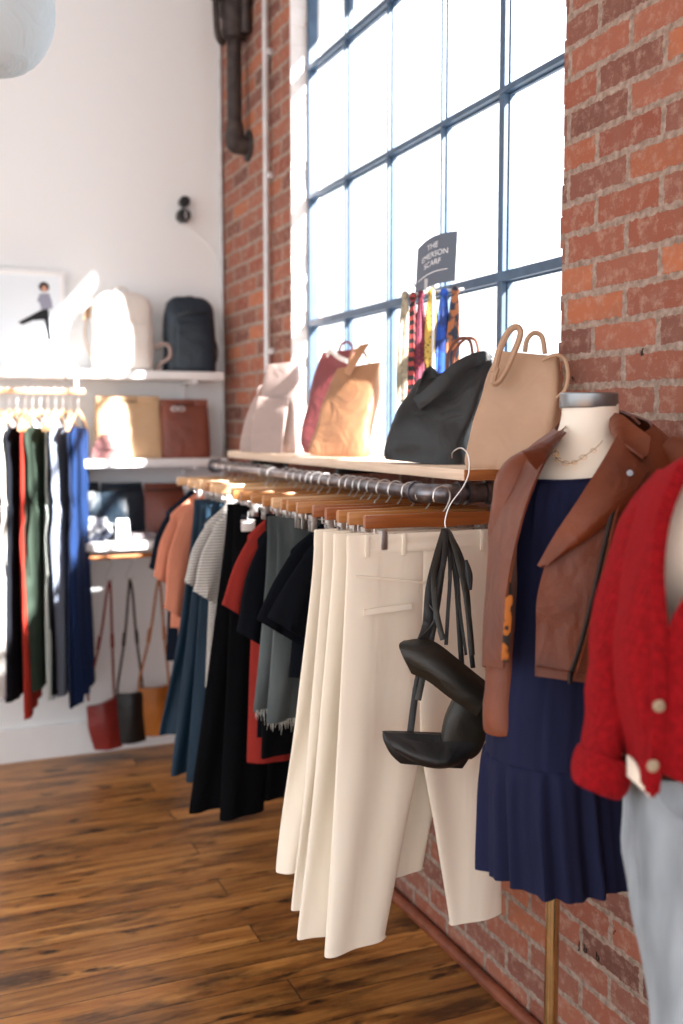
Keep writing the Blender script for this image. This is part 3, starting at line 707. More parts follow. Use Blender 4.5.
# tan tote
W = 2.36
t = thing('tan_tote_bag', 'tall pale tan leather tote with oval handles at the near end of window shelf', 'bag', (-.13, -2.66, SZ))
b = bmesh.new()
bagloft(b, [(472, 546, 468.5, 470.5, W, .03), (471, 550, 458, 462, W, .035), (476, 553, 432, 434, W, .035), (482, 555, 408, 404, W, .03), (488, 555, 388, 378, W, .025), (494, 555, 368, 358, W, .02), (502, 555, 350, 357, W, .012), ], -.5, e=5, wall=.08, dent=.006)
obj('bag_body', b, M_tan_l, t)
for nm, pts, rad in (('handle', [(497, 368), (493, 381), (498, 382), (508, 366), (519, 340), (520, 330), (515, 327), (507, 334), (499, 352), (494, 372)], .006), ):
    b = bmesh.new(); tube(b, [at(x, y, W-.045) for x, y in pts], .0075, 8, 4); obj(nm, b, M_tan_l, t)
b = bmesh.new(); tube(b, [at(525, 352, W+.02), at(527, 340, W+.02), at(534, 333, W+.02), at(542, 337, W+.02), at(545, 354, W+.02)], .006, 8); obj('handle', b, M_tan_l, t)
b = bmesh.new(); tube(b, [at(543, 360, W-.06), at(556, 355, W-.08), at(565, 360, W-.08), at(568, 375, W-.08), at(565, 390, W-.08), at(556, 398, W-.06)], .0045, 8); obj('shoulder_strap', b, M_tan_l, t)
# orange tote
W = 3.26
t = thing('orange_tote_bag', 'orange-tan leather tote slumping left on the window shelf', 'bag', (-.12, -1.72, SZ))
b = bmesh.new()
bagloft(b, [(314, 362, 455, 457, W, .035), (313, 367, 448, 450, W, .04), (319, 371, 425, 425, W, .042), (327, 376, 398, 396, W, .035), (334, 379, 378, 372, W, .02), (338, 381, 368, 363, W, .010)], -.5, e=5, wall=.1, dent=.012)
obj('bag_body', b, M_orange_l, t)
b = bmesh.new(); sheet(b, [[at(344, 372, W-.03), at(352, 356, W-.03), at(360, 345, W-.02)], [at(350, 376, W-.03), at(359, 360, W-.03), at(370, 343, W-.02)]], .003); obj('handle', b, M_orange_l, t)
b = bmesh.new(); tube(b, [at(348, 368, W+.02), at(352, 352, W+.02), at(362, 350, W+.02), at(370, 364, W+.02)], .004, 8); obj('handle', b, M_orange_l, t)
# red tote
W = 3.46
t = thing('wine_tote_bag', 'wine-red leather tote standing behind the orange tote on the window shelf', 'bag', (-.10, -1.52, SZ))
b = bmesh.new()
bagloft(b, [(305, 340, 453, 454, W, .03), (304, 342, 440, 442, W, .035), (308, 345, 415, 415, W, .035), (313, 350, 390, 385, W, .03), (318, 354, 368, 362, W, .02), (322, 356, 352, 350, W, .01)], -.5, e=5, wall=.1, dent=.01)
obj('bag_body', b, M_wine, t)
b = bmesh.new(); strap(b, [at(327, 356, W-.03), at(330, 351, W-.05), at(340, 358, W-.07), at(352, 363, W-.05), at(352, 368, W-.02)], .016, .003, (0, 0, 1)); o = obj('handle', b, M_white_l, t); o['label'] = 'pale curled handle'
b = bmesh.new(); tube(b, [at(338, 356, W), at(342, 344, W), at(350, 343, W), at(354, 354, W)], .0045, 8); obj('handle', b, M_wine, t)
# taupe tote
W = 3.72
t = thing('taupe_tote_bag', 'greyish taupe leather tote with front pocket at the far end of the window shelf', 'bag', (-.12, -1.25, SZ))
b = bmesh.new()
bagloft(b, [(254, 296, 454, 455, W, .035), (253, 299, 446, 447, W, .04), (257, 300, 420, 420, W, .04), (261, 300, 395, 393, W, .03), (265, 299, 375, 372, W, .02), (267, 298, 364, 362, W, .01)], -.5, e=3.4, wall=.1, dent=.008)
obj('bag_body', b, M_taupe, t)
b = bmesh.new(); bagloft(b, [(251, 282, 452, 453, W-.07, .008), (252, 284, 430, 431, W-.065, .012), (256, 289, 402, 402, W-.055, .008), (257, 289, 396, 399, W-.05, .005)], -.5, e=5); obj('front_pocket', b, M_taupe, t)
W = 3.86
t = thing('grey_tote_bag', 'small pale grey tote half hidden behind the taupe tote', 'bag', (-.13, -1.06, SZ))
b = bmesh.new(); bagloft(b, [(243, 268, 452, 453, W, .035), (242, 270, 444, 446, W, .04), (247, 272, 420, 420, W, .035), (252, 274, 404, 402, W, .02), (255, 274, 396, 396, W, .01)], -.5, e=3.4, wall=.1); obj('bag_body', b, M_taupe, t)
b = bmesh.new(); tube(b, [at(257, 400, W), at(259, 388, W), at(266, 386, W), at(270, 400, W)], .004, 8); obj('handle', b, M_taupe, t)

# ------------------------------------------------------------------ scarf stand, scarves and sign
W = 2.86
t = thing('scarf_stand', 'slim clear-and-white stand on the window shelf holding knotted scarves and a sign', 'display stand', tuple(at(432, 462, W)[:2])+(SZ,))
base = at(432, 462, W); sx, sy = base.x, base.y
u = (RT*math.cos(.2)+HF*math.sin(.2))
b = bmesh.new(); tube(b, [(sx, sy, SZ+.008), (sx, sy, at(432, 292, W).z)], .004, 10, 1); obj('post', b, M_conduit, t)
b = bmesh.new(); tube(b, [at(404, 296, W), at(432, 292, W), at(464, 289, W)], .004, 8, 3); obj('cross_bar', b, M_conduit, t)
b = bmesh.new(); disc(b, (sx, sy, SZ+.005), (0, 0, 1), .05, .009, 28); obj('base_plate', b, M_conduit, t)
b = bmesh.new(); box(b, at(427, 293, W)-Vector((.004, .004, 0)), at(427, 279, W)+Vector((.022, .006, 0)), .001); obj('sign_holder', b, M_conduit, t)
sc = [(405, 296, 400, -2, 4.5, pattern_mat('scarf_beige', 'a59a84', '8b8270', 60, 'blotch'), 'beige knotted scarf with a green tip, leftmost on the stand', 402),
      (413, 297, 402, 0, 4, pattern_mat('scarf_red_black', '9a3a38', '20181c', 22, 'bands'), 'red and black banded scarf second from the left on the stand', 405),
      (421, 295, 398, -1, 4.2, pattern_mat('scarf_maroon', '5e1f33', '8a2d3c', 90, 'dots'), 'maroon scarf beside the yellow dotted scarf', 400),
      (432, 293, 372, 1, 5.5, pattern_mat('scarf_yellow', 'c2a44c', '4d4630', 130, 'dots'), 'yellow scarf speckled with dark dots in the middle of the stand', 385),
      (444, 293, 385, -2, 5.2, pattern_mat('scarf_blue', '1f4fae', '16306e', 20, 'blotch'), 'bright blue scarf right of the yellow dotted scarf', 385),
      (455, 291, 385, -4, 5.0, pattern_mat('scarf_rust', 'a5663f', '2a2f3e', 26, 'blotch'), 'rust-orange and navy scarf rightmost on the stand', 390)]
for x, y0, y1, lean, hw, mt, lb, y2 in sc:
    t = thing('knotted_scarf', lb, 'scarf', at(x, y1, W), 'scarves on the stand')
    b = bmesh.new()
    for s, ye, dd in ((-1, y1, -.012), (1, y2, .014)):
        rows = []
        for f, wd in ((0, .45), (.1, .75), (.3, 1), (.6, 1.15), (.85, 1.1), (1, .7)):
            yy = y0+3+(ye-y0-3)*f; xx = x+lean*f+s*1.2*f
            h = hw*wd*W/F; p = at(xx, yy, W+dd)
            rows.append((p.x, p.y, p.z, h, .006+.003*f))
        rings = [ringv(Vector(r[:3]), u, Vector((-u.y, u.x, 0)), r[3]*1.2, r[4], 20, 2, .003, 220, x) for r in catmull(rows, 4)]
        loft(b, rings)
    obj('tail', b, mt, t)
    b = bmesh.new(); g = bmesh.new(); bmesh.ops.create_uvsphere(g, u_segments=16, v_segments=10, radius=1)
    p = at(x, y0, W)
    for v in g.verts: v.co = p+Vector((v.co.x*hw*.8*W/F, v.co.y*.013, v.co.z*.013))*(1+.15*noise.noise(v.co*2.5))
    merge(b, g); obj('knot', b, mt, t)
# the sign, gently curled card
def signp(a, c):
    # a 0..1 left to right, c 0..1 bottom to top
    L0, L1 = at(415, 298, W+.08), at(418, 249, W+.08); R0, R1 = at(455, 281, W-.12), at(457.5, 231, W-.12)
    p = (L0.lerp(L1, c)).lerp(R0.lerp(R1, c), a)
    return p+Vector((-.010*math.sin(PI*a), 0, .010*math.sin(PI*a)))
t = thing('sign_card', 'dark grey card sign reading THE EMERSON SCARF above the scarves', 'sign', signp(.5, 0))
b = bmesh.new(); sheet(b, [[signp(a/6, c/3) for a in range(7)] for c in range(4)], .0012, 3, 2); obj('card', b, plain('slate_card', '59616f', .6), t)
def text_on(txt, a0, a1, c0, h, parent):
    cu = bpy.data.curves.new('t', 'FONT'); cu.body = txt; cu.align_x = 'LEFT'; to = bpy.data.objects.new('t', cu); C.objects.link(to)
    bpy.context.view_layer.update(); dg = bpy.context.evaluated_depsgraph_get()
    me = bpy.data.meshes.new_from_object(to.evaluated_get(dg)); bpy.data.objects.remove(to); bpy.data.curves.remove(cu)
    b = bmesh.new(); b.from_mesh(me); bpy.data.meshes.remove(me)
    xs = [v.co.x for v in b.verts]; ys_ = [v.co.y for v in b.verts]; x0, x1, y0, y1 = min(xs), max(xs), min(ys_), max(ys_)
    bmesh.ops.solidify(b, geom=b.faces[:], thickness=.05)
    for v in b.verts:
        q = signp(a0+(a1-a0)*(v.co.x-x0)/(x1-x0), c0+h*(v.co.y-y0)/(y1-y0)); v.co = q+Vector((-.0012-.0005*(v.co.z > .01), 0, 0))
    o = obj('lettering', b, M_paper, parent, False); return o
text_on('THE', .34, .62, .76, .11, t); text_on('EMERSON', .2, .84, .58, .11, t); text_on('SCARF', .28, .7, .41, .11, t)
b = bmesh.new(); sheet(b, [[signp(.1+.75*i/6, .275)+Vector((-.0014, 0, 0)) for i in range(7)], [signp(.1+.75*i/6, .26)+Vector((-.0014, 0, 0)) for i in range(7)]], .0006, 1, 1); obj('small_print_line', b, M_paper, t)

# small dark letters stamped on one brick low on the wall
for ch, yy, zz in (('J', -2.853, .282), ('b', -2.873, .284), ('b', -2.918, .288)):
    cu = bpy.data.curves.new('t', 'FONT'); cu.body = ch; cu.size = .028; to = bpy.data.objects.new('t', cu); C.objects.link(to)
    bpy.context.view_layer.update(); me = bpy.data.meshes.new_from_object(to.evaluated_get(bpy.context.evaluated_depsgraph_get())); bpy.data.objects.remove(to); bpy.data.curves.remove(cu)
    b = bmesh.new(); b.from_mesh(me); bpy.data.meshes.remove(me); bmesh.ops.solidify(b, geom=b.faces[:], thickness=.0012)
    for v in b.verts: v.co = Vector((-.0012-abs(v.co.z)*.5, yy-v.co.x, zz+v.co.y))
    struct('stamped_letter', b, M_zip, WR)

# ------------------------------------------------------------------ black handbags hung from the rail end
hk = at(460, 458, 2.18)
t = thing('steel_hook', 'bright steel S-hook on the rail end holding black handbags', 'hook', at(445, 528, 2.2))
hx, hy, hz = RX+.045, -2.66, RZ
P = [at(440, 533, 2.2), at(447, 534, 2.2), at(445, 522, 2.2), at(450, 505, 2.2), at(463, 487, 2.2), at(469, 472, 2.2), at(468, 455, 2.2), at(461, 448, 2.21), at(453, 452, 2.24), at(452, 458, 2.26)]
b = bmesh.new(); tube(b, P, .0016, 8, 4); tag(obj('steel_hook', b, M_steel), 'bright steel hook over the rail elbow, holding the black handbags', 'hook')
bpy.data.objects.remove(t)
def handbag(name, label, body_rows, straps, W0, mat, flap=None, extra=None):
    t = thing(name, label, 'bag', at(body_rows[0][0], body_rows[0][2], W0), 'black handbags on the rail end')
    b = bmesh.new(); bagloft(b, body_rows, .1, e=3.5, dent=.004); obj('bag_body', b, mat, t)
    if flap: b = bmesh.new(); sheet(b, flap, .005, wr=.003); obj('flap', b, mat, t)
    for pts, w in straps:
        b = bmesh.new(); strap(b, pts, w, .003, RT, 5); obj('strap', b, mat, t)
    return t
# upper olive-black bag: rolled flap front, body behind to the right
handbag('black_handbag', 'olive-black leather handbag with a soft folded flap, upper of the two on the hook',
        [(444, 470, 750, 759, 2.12, .010), (440, 480, 742, 750, 2.12, .018), (446, 490, 715, 722, 2.12, .022), (455, 491, 690, 690, 2.12, .02), (455, 489, 668, 684, 2.12, .010)],
        [([at(443, 640, 2.10), at(436, 610, 2.11), at(434, 575, 2.13), at(440, 545, 2.17), at(446, 530, 2.2), at(454, 545, 2.17), at(464, 585, 2.14), at(469, 620, 2.12), at(472, 655, 2.10)], .012),
         ([at(418, 700, 2.12), at(424, 672, 2.12), at(431, 640, 2.13), at(438, 600, 2.15), at(443, 560, 2.18), at(446, 531, 2.205)], .013)], 2.12, M_olive_l,
        [[at(404, 642, 2.10), at(430, 641, 2.10), at(458, 661, 2.09), at(488, 684, 2.09)], [at(399, 646, 2.075), at(424, 650, 2.07), at(454, 669, 2.065), at(487, 692, 2.07)],
         [at(403, 656, 2.07), at(424, 664, 2.06), at(452, 683, 2.055), at(483, 704, 2.06)], [at(412, 673, 2.08), at(429, 681, 2.07), at(452, 699, 2.065), at(477, 716, 2.07)]])
handbag('black_handbag', 'flat black leather pouch bag hanging lowest on the hook, tilted upward at the left',
        [(400, 462, 762, 769, 2.13, .006), (390, 470, 752, 757, 2.13, .012), (383, 476, 738, 747, 2.13, .014), (382, 470, 730, 736, 2.13, .008)],
        [([at(410, 735, 2.135), at(416, 690, 2.14), at(426, 640, 2.15), at(436, 580, 2.18), at(446, 533, 2.21)], .014),
         ([at(462, 735, 2.15), at(463, 690, 2.15), at(460, 640, 2.16), at(456, 580, 2.19), at(448, 533, 2.21)], .011)], 2.13, M_blk_l,
        [[at(382, 731, 2.12), at(410, 740, 2.10), at(445, 742, 2.10), at(478, 738, 2.11)], [at(392, 745, 2.10), at(415, 756, 2.08), at(445, 762, 2.08), at(470, 755, 2.10)], [at(398, 752, 2.10), at(418, 764, 2.09), at(440, 768, 2.09), at(462, 764, 2.10)]])
# hanging cords in the middle of the bundle
t = thing('black_strap_bundle', 'bundle of black straps and a long tassel looped over the steel hook', 'strap', at(446, 640, 2.17))
for pts, w in (([at(446, 530, 2.2), at(437, 560, 2.17), at(430, 590, 2.15), at(427, 625, 2.13), at(420, 645, 2.11)], .02), ([at(447, 531, 2.2), at(450, 570, 2.165), at(448, 610, 2.15), at(446, 645, 2.14)], .008),
               ([at(448, 531, 2.2), at(462, 560, 2.16), at(468, 600, 2.14), at(470, 640, 2.135), at(473, 668, 2.13)], .01), ([at(448, 531, 2.2), at(457, 570, 2.17), at(460, 610, 2.15), at(466, 655, 2.14)], .006), ([at(446, 531, 2.19), at(444, 560, 2.15), at(438, 590, 2.13), at(436, 620, 2.12)], .012)):
    b = bmesh.new(); strap(b, pts, w, .004, RT, 5); obj('strap', b, M_blk_l, t)
b = bmesh.new(); tube(b, [at(466, 560, 2.15), at(469, 575, 2.145), at(470, 590, 2.14)], [.003, .008, .004], 8, 4); obj('tassel', b, M_blk_l, t)
b = bmesh.new(); tube(b, [at(430, 605, 2.12), at(436, 615, 2.11), at(430, 628, 2.11), at(418, 640, 2.10), at(416, 646, 2.10)], .003, 6, 4); obj('strap', b, M_blk_l, t)

# ------------------------------------------------------------------ mannequin one: dress, jacket, necklace
def body_loft(b, rows, n=48, e=2.2, gather=0, kz=5):
    """rows: (px_centre, y, w, half_width_m, half_depth_m); the body faces the room"""
    rr = catmull(rows, kz); rings = []
    for i, (px, y, w, a, d) in enumerate(rr):
        c = at(px, y, w); r = ringv(c, BU, BV, a, d, n, e)
        rings.append(r)
    return rings
FACE = Vector((-.92, -.39, 0)).normalized(); BU = Vector((-FACE.y, FACE.x, 0)); BV = FACE
t = thing('mannequin', 'cream bust mannequin with grey metal neck cap on a brass pole, wearing the brown jacket', 'mannequin', (at(553, 895, 1.85).x, at(553, 895, 1.85).y, 0))
b = bmesh.new(); loft(b, body_loft(b, [(590, 404, 1.86, .050, .050), (590, 416, 1.86, .050, .050), (587, 434, 1.86, .054, .054), (584, 446, 1.86, .075, .062), (580, 456, 1.86, .10, .068), (575, 470, 1.86, .108, .08), (570, 492, 1.86, .104, .088), (567, 530, 1.86, .104, .100), (560, 570, 1.86, .10, .10), (555, 640, 1.86, .09, .085), (550, 720, 1.86, .105, .10), (549, 770, 1.86, .10, .095)], e=2.1)); obj('torso', b, M_body, t)
b = bmesh.new(); c = at(588.5, 403, 1.86); lathe(b, c, [(0, .018), (.05, .018), (.0525, .016), (.0525, -.006), (.051, -.009), (0, -.009)], 36); obj('neck_cap', b, M_cap, t)
pl = worldloc(t)
b = bmesh.new(); tube(b, [(pl.x, pl.y, .012), (pl.x, pl.y, at(556, 760, 1.86).z)], .0125, 18, 1); obj('pole', b, M_brass, t)
b = bmesh.new(); lathe(b, (pl.x, pl.y, 0), [(0, 0), (.11, 0), (.112, .004), (.105, .011), (.02, .016), (.018, .03), (0, .03)], 36); obj('base', b, M_pipe, t)

def gathered(rows, k0, n=120, rows_k=6):
    rr = catmull(rows, rows_k); rings = []
    for (px, y, w, a, d, g) in rr:
        c = at(px, y, w); pts = []
        for i in range(n):
            th = 2*PI*i/n
            m = 1+g*(.6*math.sin(k0*th)+.4*math.sin(k0*1.618*th+1)+.5*math.sin(5*th+y*.01)*.6)
            pts.append(c+BU*(a*math.cos(th)*m)+BV*(d*math.sin(th)*m)+Vector((0, 0, -.013*max(0, math.sin(th))*max(0, min(1, (505-y)/26)) if y < 505 else 0))+Vector((0, 0, g*.12*math.sin(4*th+1.2)*(.3))))
        rings.append(pts)
    return rings
DW = 1.86
t = thing('navy_dress', 'navy gauze sleeveless dress with a gathered tiered hem on the pole mannequin', 'dress', at(555, 880, DW))
b = bmesh.new()
loft(b, gathered([(572, 472, DW, .098, .095, .01), (572, 479, DW, .109, .104, .035), (571, 495, DW, .116, .110, .04), (569, 540, DW, .118, .116, .015), (563, 600, DW, .114, .114, .012), (557, 670, DW, .116, .116, .012), (553, 730, DW, .119, .118, .012), (552, 757, DW, .120, .119, .010)], 25), False, False)
obj('bodice', b, M_dress, t)
b = bmesh.new()
loft(b, gathered([(552, 750, DW, .119, .117, .01), (552, 755, DW, .1245, .123, .03), (553, 780, DW, .130, .128, .055), (555, 820, DW, .134, .131, .07), (557, 850, DW, .138, .133, .08), (558, 866, DW, .139, .134, .085)], 17, 220), False, False)
obj('hem_tier', b, M_dress, t)
b = bmesh.new(); r = gathered([(572, 472, DW, .098, .095, .01), (572, 479, DW, .108, .103, .02)], 17)[0]; tube(b, r+[r[0]], .0035, 6, 1, False); obj('neckline', b, M_dress, t)

JW = 1.80
t = thing('brown_leather_jacket', 'cognac brown leather biker jacket hung open over the navy dress', 'jacket', at(590, 680, JW))
# main shell from inner-left edge round the back to the inner-right edge
def P_(x, y, w): return at(x, y, w)
rows = [
 [P_(566, 432, 1.80), P_(560, 432, 1.82), P_(556, 430, 1.90), P_(566, 420, 1.95), P_(600, 412, 1.97), P_(628, 414, 1.93), P_(645, 420, 1.86), P_(650, 428, 1.80), P_(632, 440, 1.76), P_(622, 436, 1.75)],
 [P_(552, 448, 1.76), P_(538, 448, 1.82), P_(530, 450, 1.90), P_(550, 450, 1.96), P_(600, 450, 1.98), P_(650, 440, 1.94), P_(676, 446, 1.86), P_(676, 456, 1.78), P_(645, 462, 1.72), P_(606, 462, 1.72)],
 [P_(536, 480, 1.73), P_(520, 478, 1.80), P_(512, 480, 1.89), P_(540, 480, 1.97), P_(600, 480, 2.0), P_(655, 480, 1.95), P_(690, 478, 1.85), P_(686, 482, 1.76), P_(640, 488, 1.69), P_(584, 492, 1.69)],
 [P_(519, 530, 1.70), P_(500, 530, 1.78), P_(497, 530, 1.88), P_(530, 530, 1.98), P_(600, 530, 2.01), P_(655, 530, 1.96), P_(692, 530, 1.85), P_(684, 530, 1.74), P_(630, 532, 1.67), P_(556, 536, 1.68)],
 [P_(508, 590, 1.70), P_(492, 590, 1.78), P_(490, 590, 1.87), P_(530, 590, 1.98), P_(600, 590, 2.01), P_(650, 590, 1.96), P_(690, 590, 1.85), P_(680, 590, 1.74), P_(620, 592, 1.66), P_(538, 592, 1.67)],
 [P_(505, 640, 1.71), P_(489, 638, 1.78), P_(487, 638, 1.87), P_(530, 640, 1.98), P_(600, 640, 2.01), P_(650, 640, 1.96), P_(688, 640, 1.85), P_(678, 640, 1.74), P_(612, 642, 1.66), P_(536, 636, 1.67)],
 [P_(503, 668, 1.72), P_(488, 666, 1.78), P_(486, 668, 1.87), P_(530, 680, 1.98), P_(600, 690, 2.01), P_(650, 690, 1.96), P_(686, 692, 1.85), P_(676, 690, 1.74), P_(606, 685, 1.66), P_(535, 676, 1.67)]]
b = bmesh.new(); sheet(b, rows, .004, 6, 6, wr=.004); obj('shell', b, M_cog, t)
# lining visible inside the left front
b = bmesh.new(); sheet(b, [[P_(519, 530, 1.71), P_(503, 530, 1.80)], [P_(509, 590, 1.715), P_(496, 590, 1.80)], [P_(506, 640, 1.72), P_(493, 640, 1.80)], [P_(504, 662, 1.73), P_(492, 662, 1.80)]], .002, 4, 4)
o = obj('lining', b, pattern_mat('lining_print', 'b0651f', '1d1712', 28, 'blotch'), t); o['label'] = 'orange and black patterned lining'
b = bmesh.new(); strap(b, [P_(512, 530, 1.755), P_(506, 565, 1.735), P_(509, 600, 1.7), P_(506, 640, 1.70), P_(505, 662, 1.70)], .012, .003, RT); o = obj('lining', b, pattern_mat('lining_print_edge', 'b0651f', '1d1712', 40, 'blotch'), t); o['label'] = 'patterned lining turned out at the front edge'
# right lapel
b = bmesh.new()
sheet(b, [[P_(617, 436, 1.735), P_(626, 448, 1.715), P_(640, 462, 1.70), P_(650, 470, 1.70)],
          [P_(600, 466, 1.70), P_(615, 472, 1.685), P_(630, 478, 1.68), P_(641, 480, 1.685)],
          [P_(578, 500, 1.67), P_(592, 505, 1.66), P_(608, 508, 1.655), P_(622, 508, 1.665)],
          [P_(556, 533, 1.665), P_(566, 537, 1.655), P_(578, 538, 1.65), P_(592, 535, 1.655)],
          [P_(538, 566, 1.665), P_(541, 567, 1.66), P_(545, 566, 1.655), P_(552, 561, 1.655)]], .004, 5, 5, wr=.002)
lap = obj('lapel', b, M_cog, t)
# collar right and left
b = bmesh.new(); sheet(b, [[P_(612, 413, 1.84), P_(622, 416, 1.80), P_(635, 426, 1.76), P_(651, 438, 1.72)], [P_(610, 424, 1.80), P_(618, 432, 1.75), P_(630, 444, 1.72), P_(648, 455, 1.69)], [P_(612, 434, 1.775), P_(618, 440, 1.735), P_(628, 447, 1.71), P_(643, 458, 1.685)]], .005, 5, 4); obj('collar', b, M_cog, t)
b = bmesh.new(); sheet(b, [[P_(600, 410, 1.93), P_(620, 411, 1.90), P_(632, 416, 1.85)], [P_(600, 420, 1.95), P_(624, 420, 1.92), P_(640, 424, 1.85)]], .005, 4, 3); obj('collar', b, M_cog, t)
b = bmesh.new(); sheet(b, [[P_(566, 426, 1.84), P_(556, 434, 1.79), P_(540, 444, 1.75), P_(521, 452, 1.71)], [P_(562, 434, 1.80), P_(553, 442, 1.76), P_(541, 452, 1.725), P_(524, 455, 1.70)], [P_(560, 440, 1.79), P_(550, 452, 1.745), P_(543, 462, 1.72), P_(536, 470, 1.715)]], .004, 5, 4); obj('collar', b, M_cog, t)
# zip and snap
b = bmesh.new(); strap(b, [P_(617, 498, 1.662), P_(608, 530, 1.652), P_(597, 580, 1.643), P_(582, 640, 1.645), P_(570, 676, 1.65)], .0075, .003, RT); zp = obj('zip', b, M_zip, t)
b = bmesh.new(); strap(b, [P_(620, 500, 1.664), P_(612, 530, 1.651), P_(601, 580, 1.642), P_(586, 640, 1.644), P_(575, 678, 1.65)], .004, .004, RT); obj('zip_piping', b, M_cog, t)
b = bmesh.new(); box(b, P_(570, 684, 1.642)-Vector((.003, .003, 0)), P_(570, 672, 1.642)+Vector((.003, .001, 0)), .001); obj('zip_pull', b, M_zip, zp)
b = bmesh.new(); disc(b, P_(630, 473, 1.672), -HF-RT*.4, .0055, .003, 20); obj('snap_button', b, M_pipe, lap)
b = bmesh.new(); strap(b, [P_(536, 667, 1.663), P_(575, 673, 1.655), P_(606, 677, 1.655), P_(650, 682, 1.69), P_(676, 683, 1.735)], .003, .003, (0, 0, 1)); obj('hem_seam', b, M_cog, t)
# sleeves
def sleeve(b, pts, kz=5, e=2.2, amp=0, n=28, wr=0):
    """pts: (px, y, w, radius_wide, radius_deep)"""
    rr = catmull(pts, kz); P = [at(*r[:3]) for r in rr]; rings = []
    for i, r in enumerate(rr):
        d = (P[min(i+1, len(P)-1)]-P[max(i-1, 0)]).normalized(); v = (HF-d*HF.dot(d)).normalized(); u_ = d.cross(v)
        rg = ringv(P[i], u_, v, r[3], r[4], n, e)
        if wr: rg = [q+(q-P[i]).normalized()*noise.noise(q*16)*wr for q in rg]
        rings.append(rg)
    loft(b, rings); return rings
b = bmesh.new(); sleeve(b, [(532, 462, 1.87, .03, .04), (518, 490, 1.86, .044, .05), (510, 560, 1.85, .038, .05), (506, 640, 1.84, .036, .045), (503, 715, 1.83, .034, .04), (503, 728, 1.83, .033, .04)], wr=.006); obj('sleeve', b, M_cog, t)
b = bmesh.new(); sleeve(b, [(668, 452, 1.80, .03, .04), (692, 475, 1.77, .048, .055), (700, 550, 1.76, .048, .055), (700, 640, 1.75, .044, .05), (698, 730, 1.75, .04, .045)], wr=.006); obj('sleeve', b, M_cog, t)

# necklace
t = thing('gold_necklace', 'fine gold chain necklace on the cream mannequin neck', 'necklace', at(580, 463, 1.78))
pts = [at(x, y, w) for x, y, w in ((556, 449, 1.815), (555, 456, 1.80), (560, 461, 1.785), (568, 463.5, 1.776), (577, 461, 1.770), (586, 455, 1.766), (596, 448, 1.768), (603, 440, 1.775))]
b = bmesh.new(); tube(b, pts, .0006, 6, 5); obj('chain', b, M_gold, t)
pp = catmull([tuple(p) for p in pts], 3)
for i in range(2, len(pp)-2, 3):
    b = bmesh.new(); c = Vector(pp[i])-HF*.003; s = .005 if i % 2 else .0062
    tube(b, [c+RT*(s*math.cos(a))+Vector((0, 0, 1))*(s*.6*math.sin(a)) for a in [2*PI*q/12 for q in range(13)]], .0005, 5, 1, False); obj('link', b, M_gold, t)

# ------------------------------------------------------------------ mannequin two with red cardigan and jeans
t = thing('mannequin', 'cream mannequin at the right edge of the photo, wearing the red cardigan and jeans', 'mannequin', (at(720, 900, 1.42).x, at(720, 900, 1.42).y, 0))
b = bmesh.new(); loft(b, body_loft(b, [(742, 380, 1.38, .052, .052), (742, 412, 1.38, .055, .055), (742, 448, 1.38, .060, .058), (740, 474, 1.38, .088, .075), (734, 505, 1.38, .125, .110), (726, 560, 1.38, .13, .125), (728, 640, 1.38, .115, .10), (728, 700, 1.38, .10, .09), (727, 735, 1.38, .095, .085)], e=2.1)); obj('torso', b, M_body, t)
b = bmesh.new(); lathe(b, at(742, 378, 1.45), [(0, .012), (.05, .012), (.0525, .01), (.0525, -.012), (0, -.012)], 32); obj('neck_cap', b, M_cap, t)
pl = worldloc(t)
b = bmesh.new(); tube(b, [(pl.x, pl.y, .012), (pl.x, pl.y, at(712, 725, 1.45).z)], .0125, 16, 1); obj('pole', b, M_brass, t)
b = bmesh.new(); lathe(b, (pl.x, pl.y, 0), [(0, 0), (.11, 0), (.112, .004), (.105, .011), (.02, .016), (0, .02)], 36); obj('base', b, M_pipe, t)

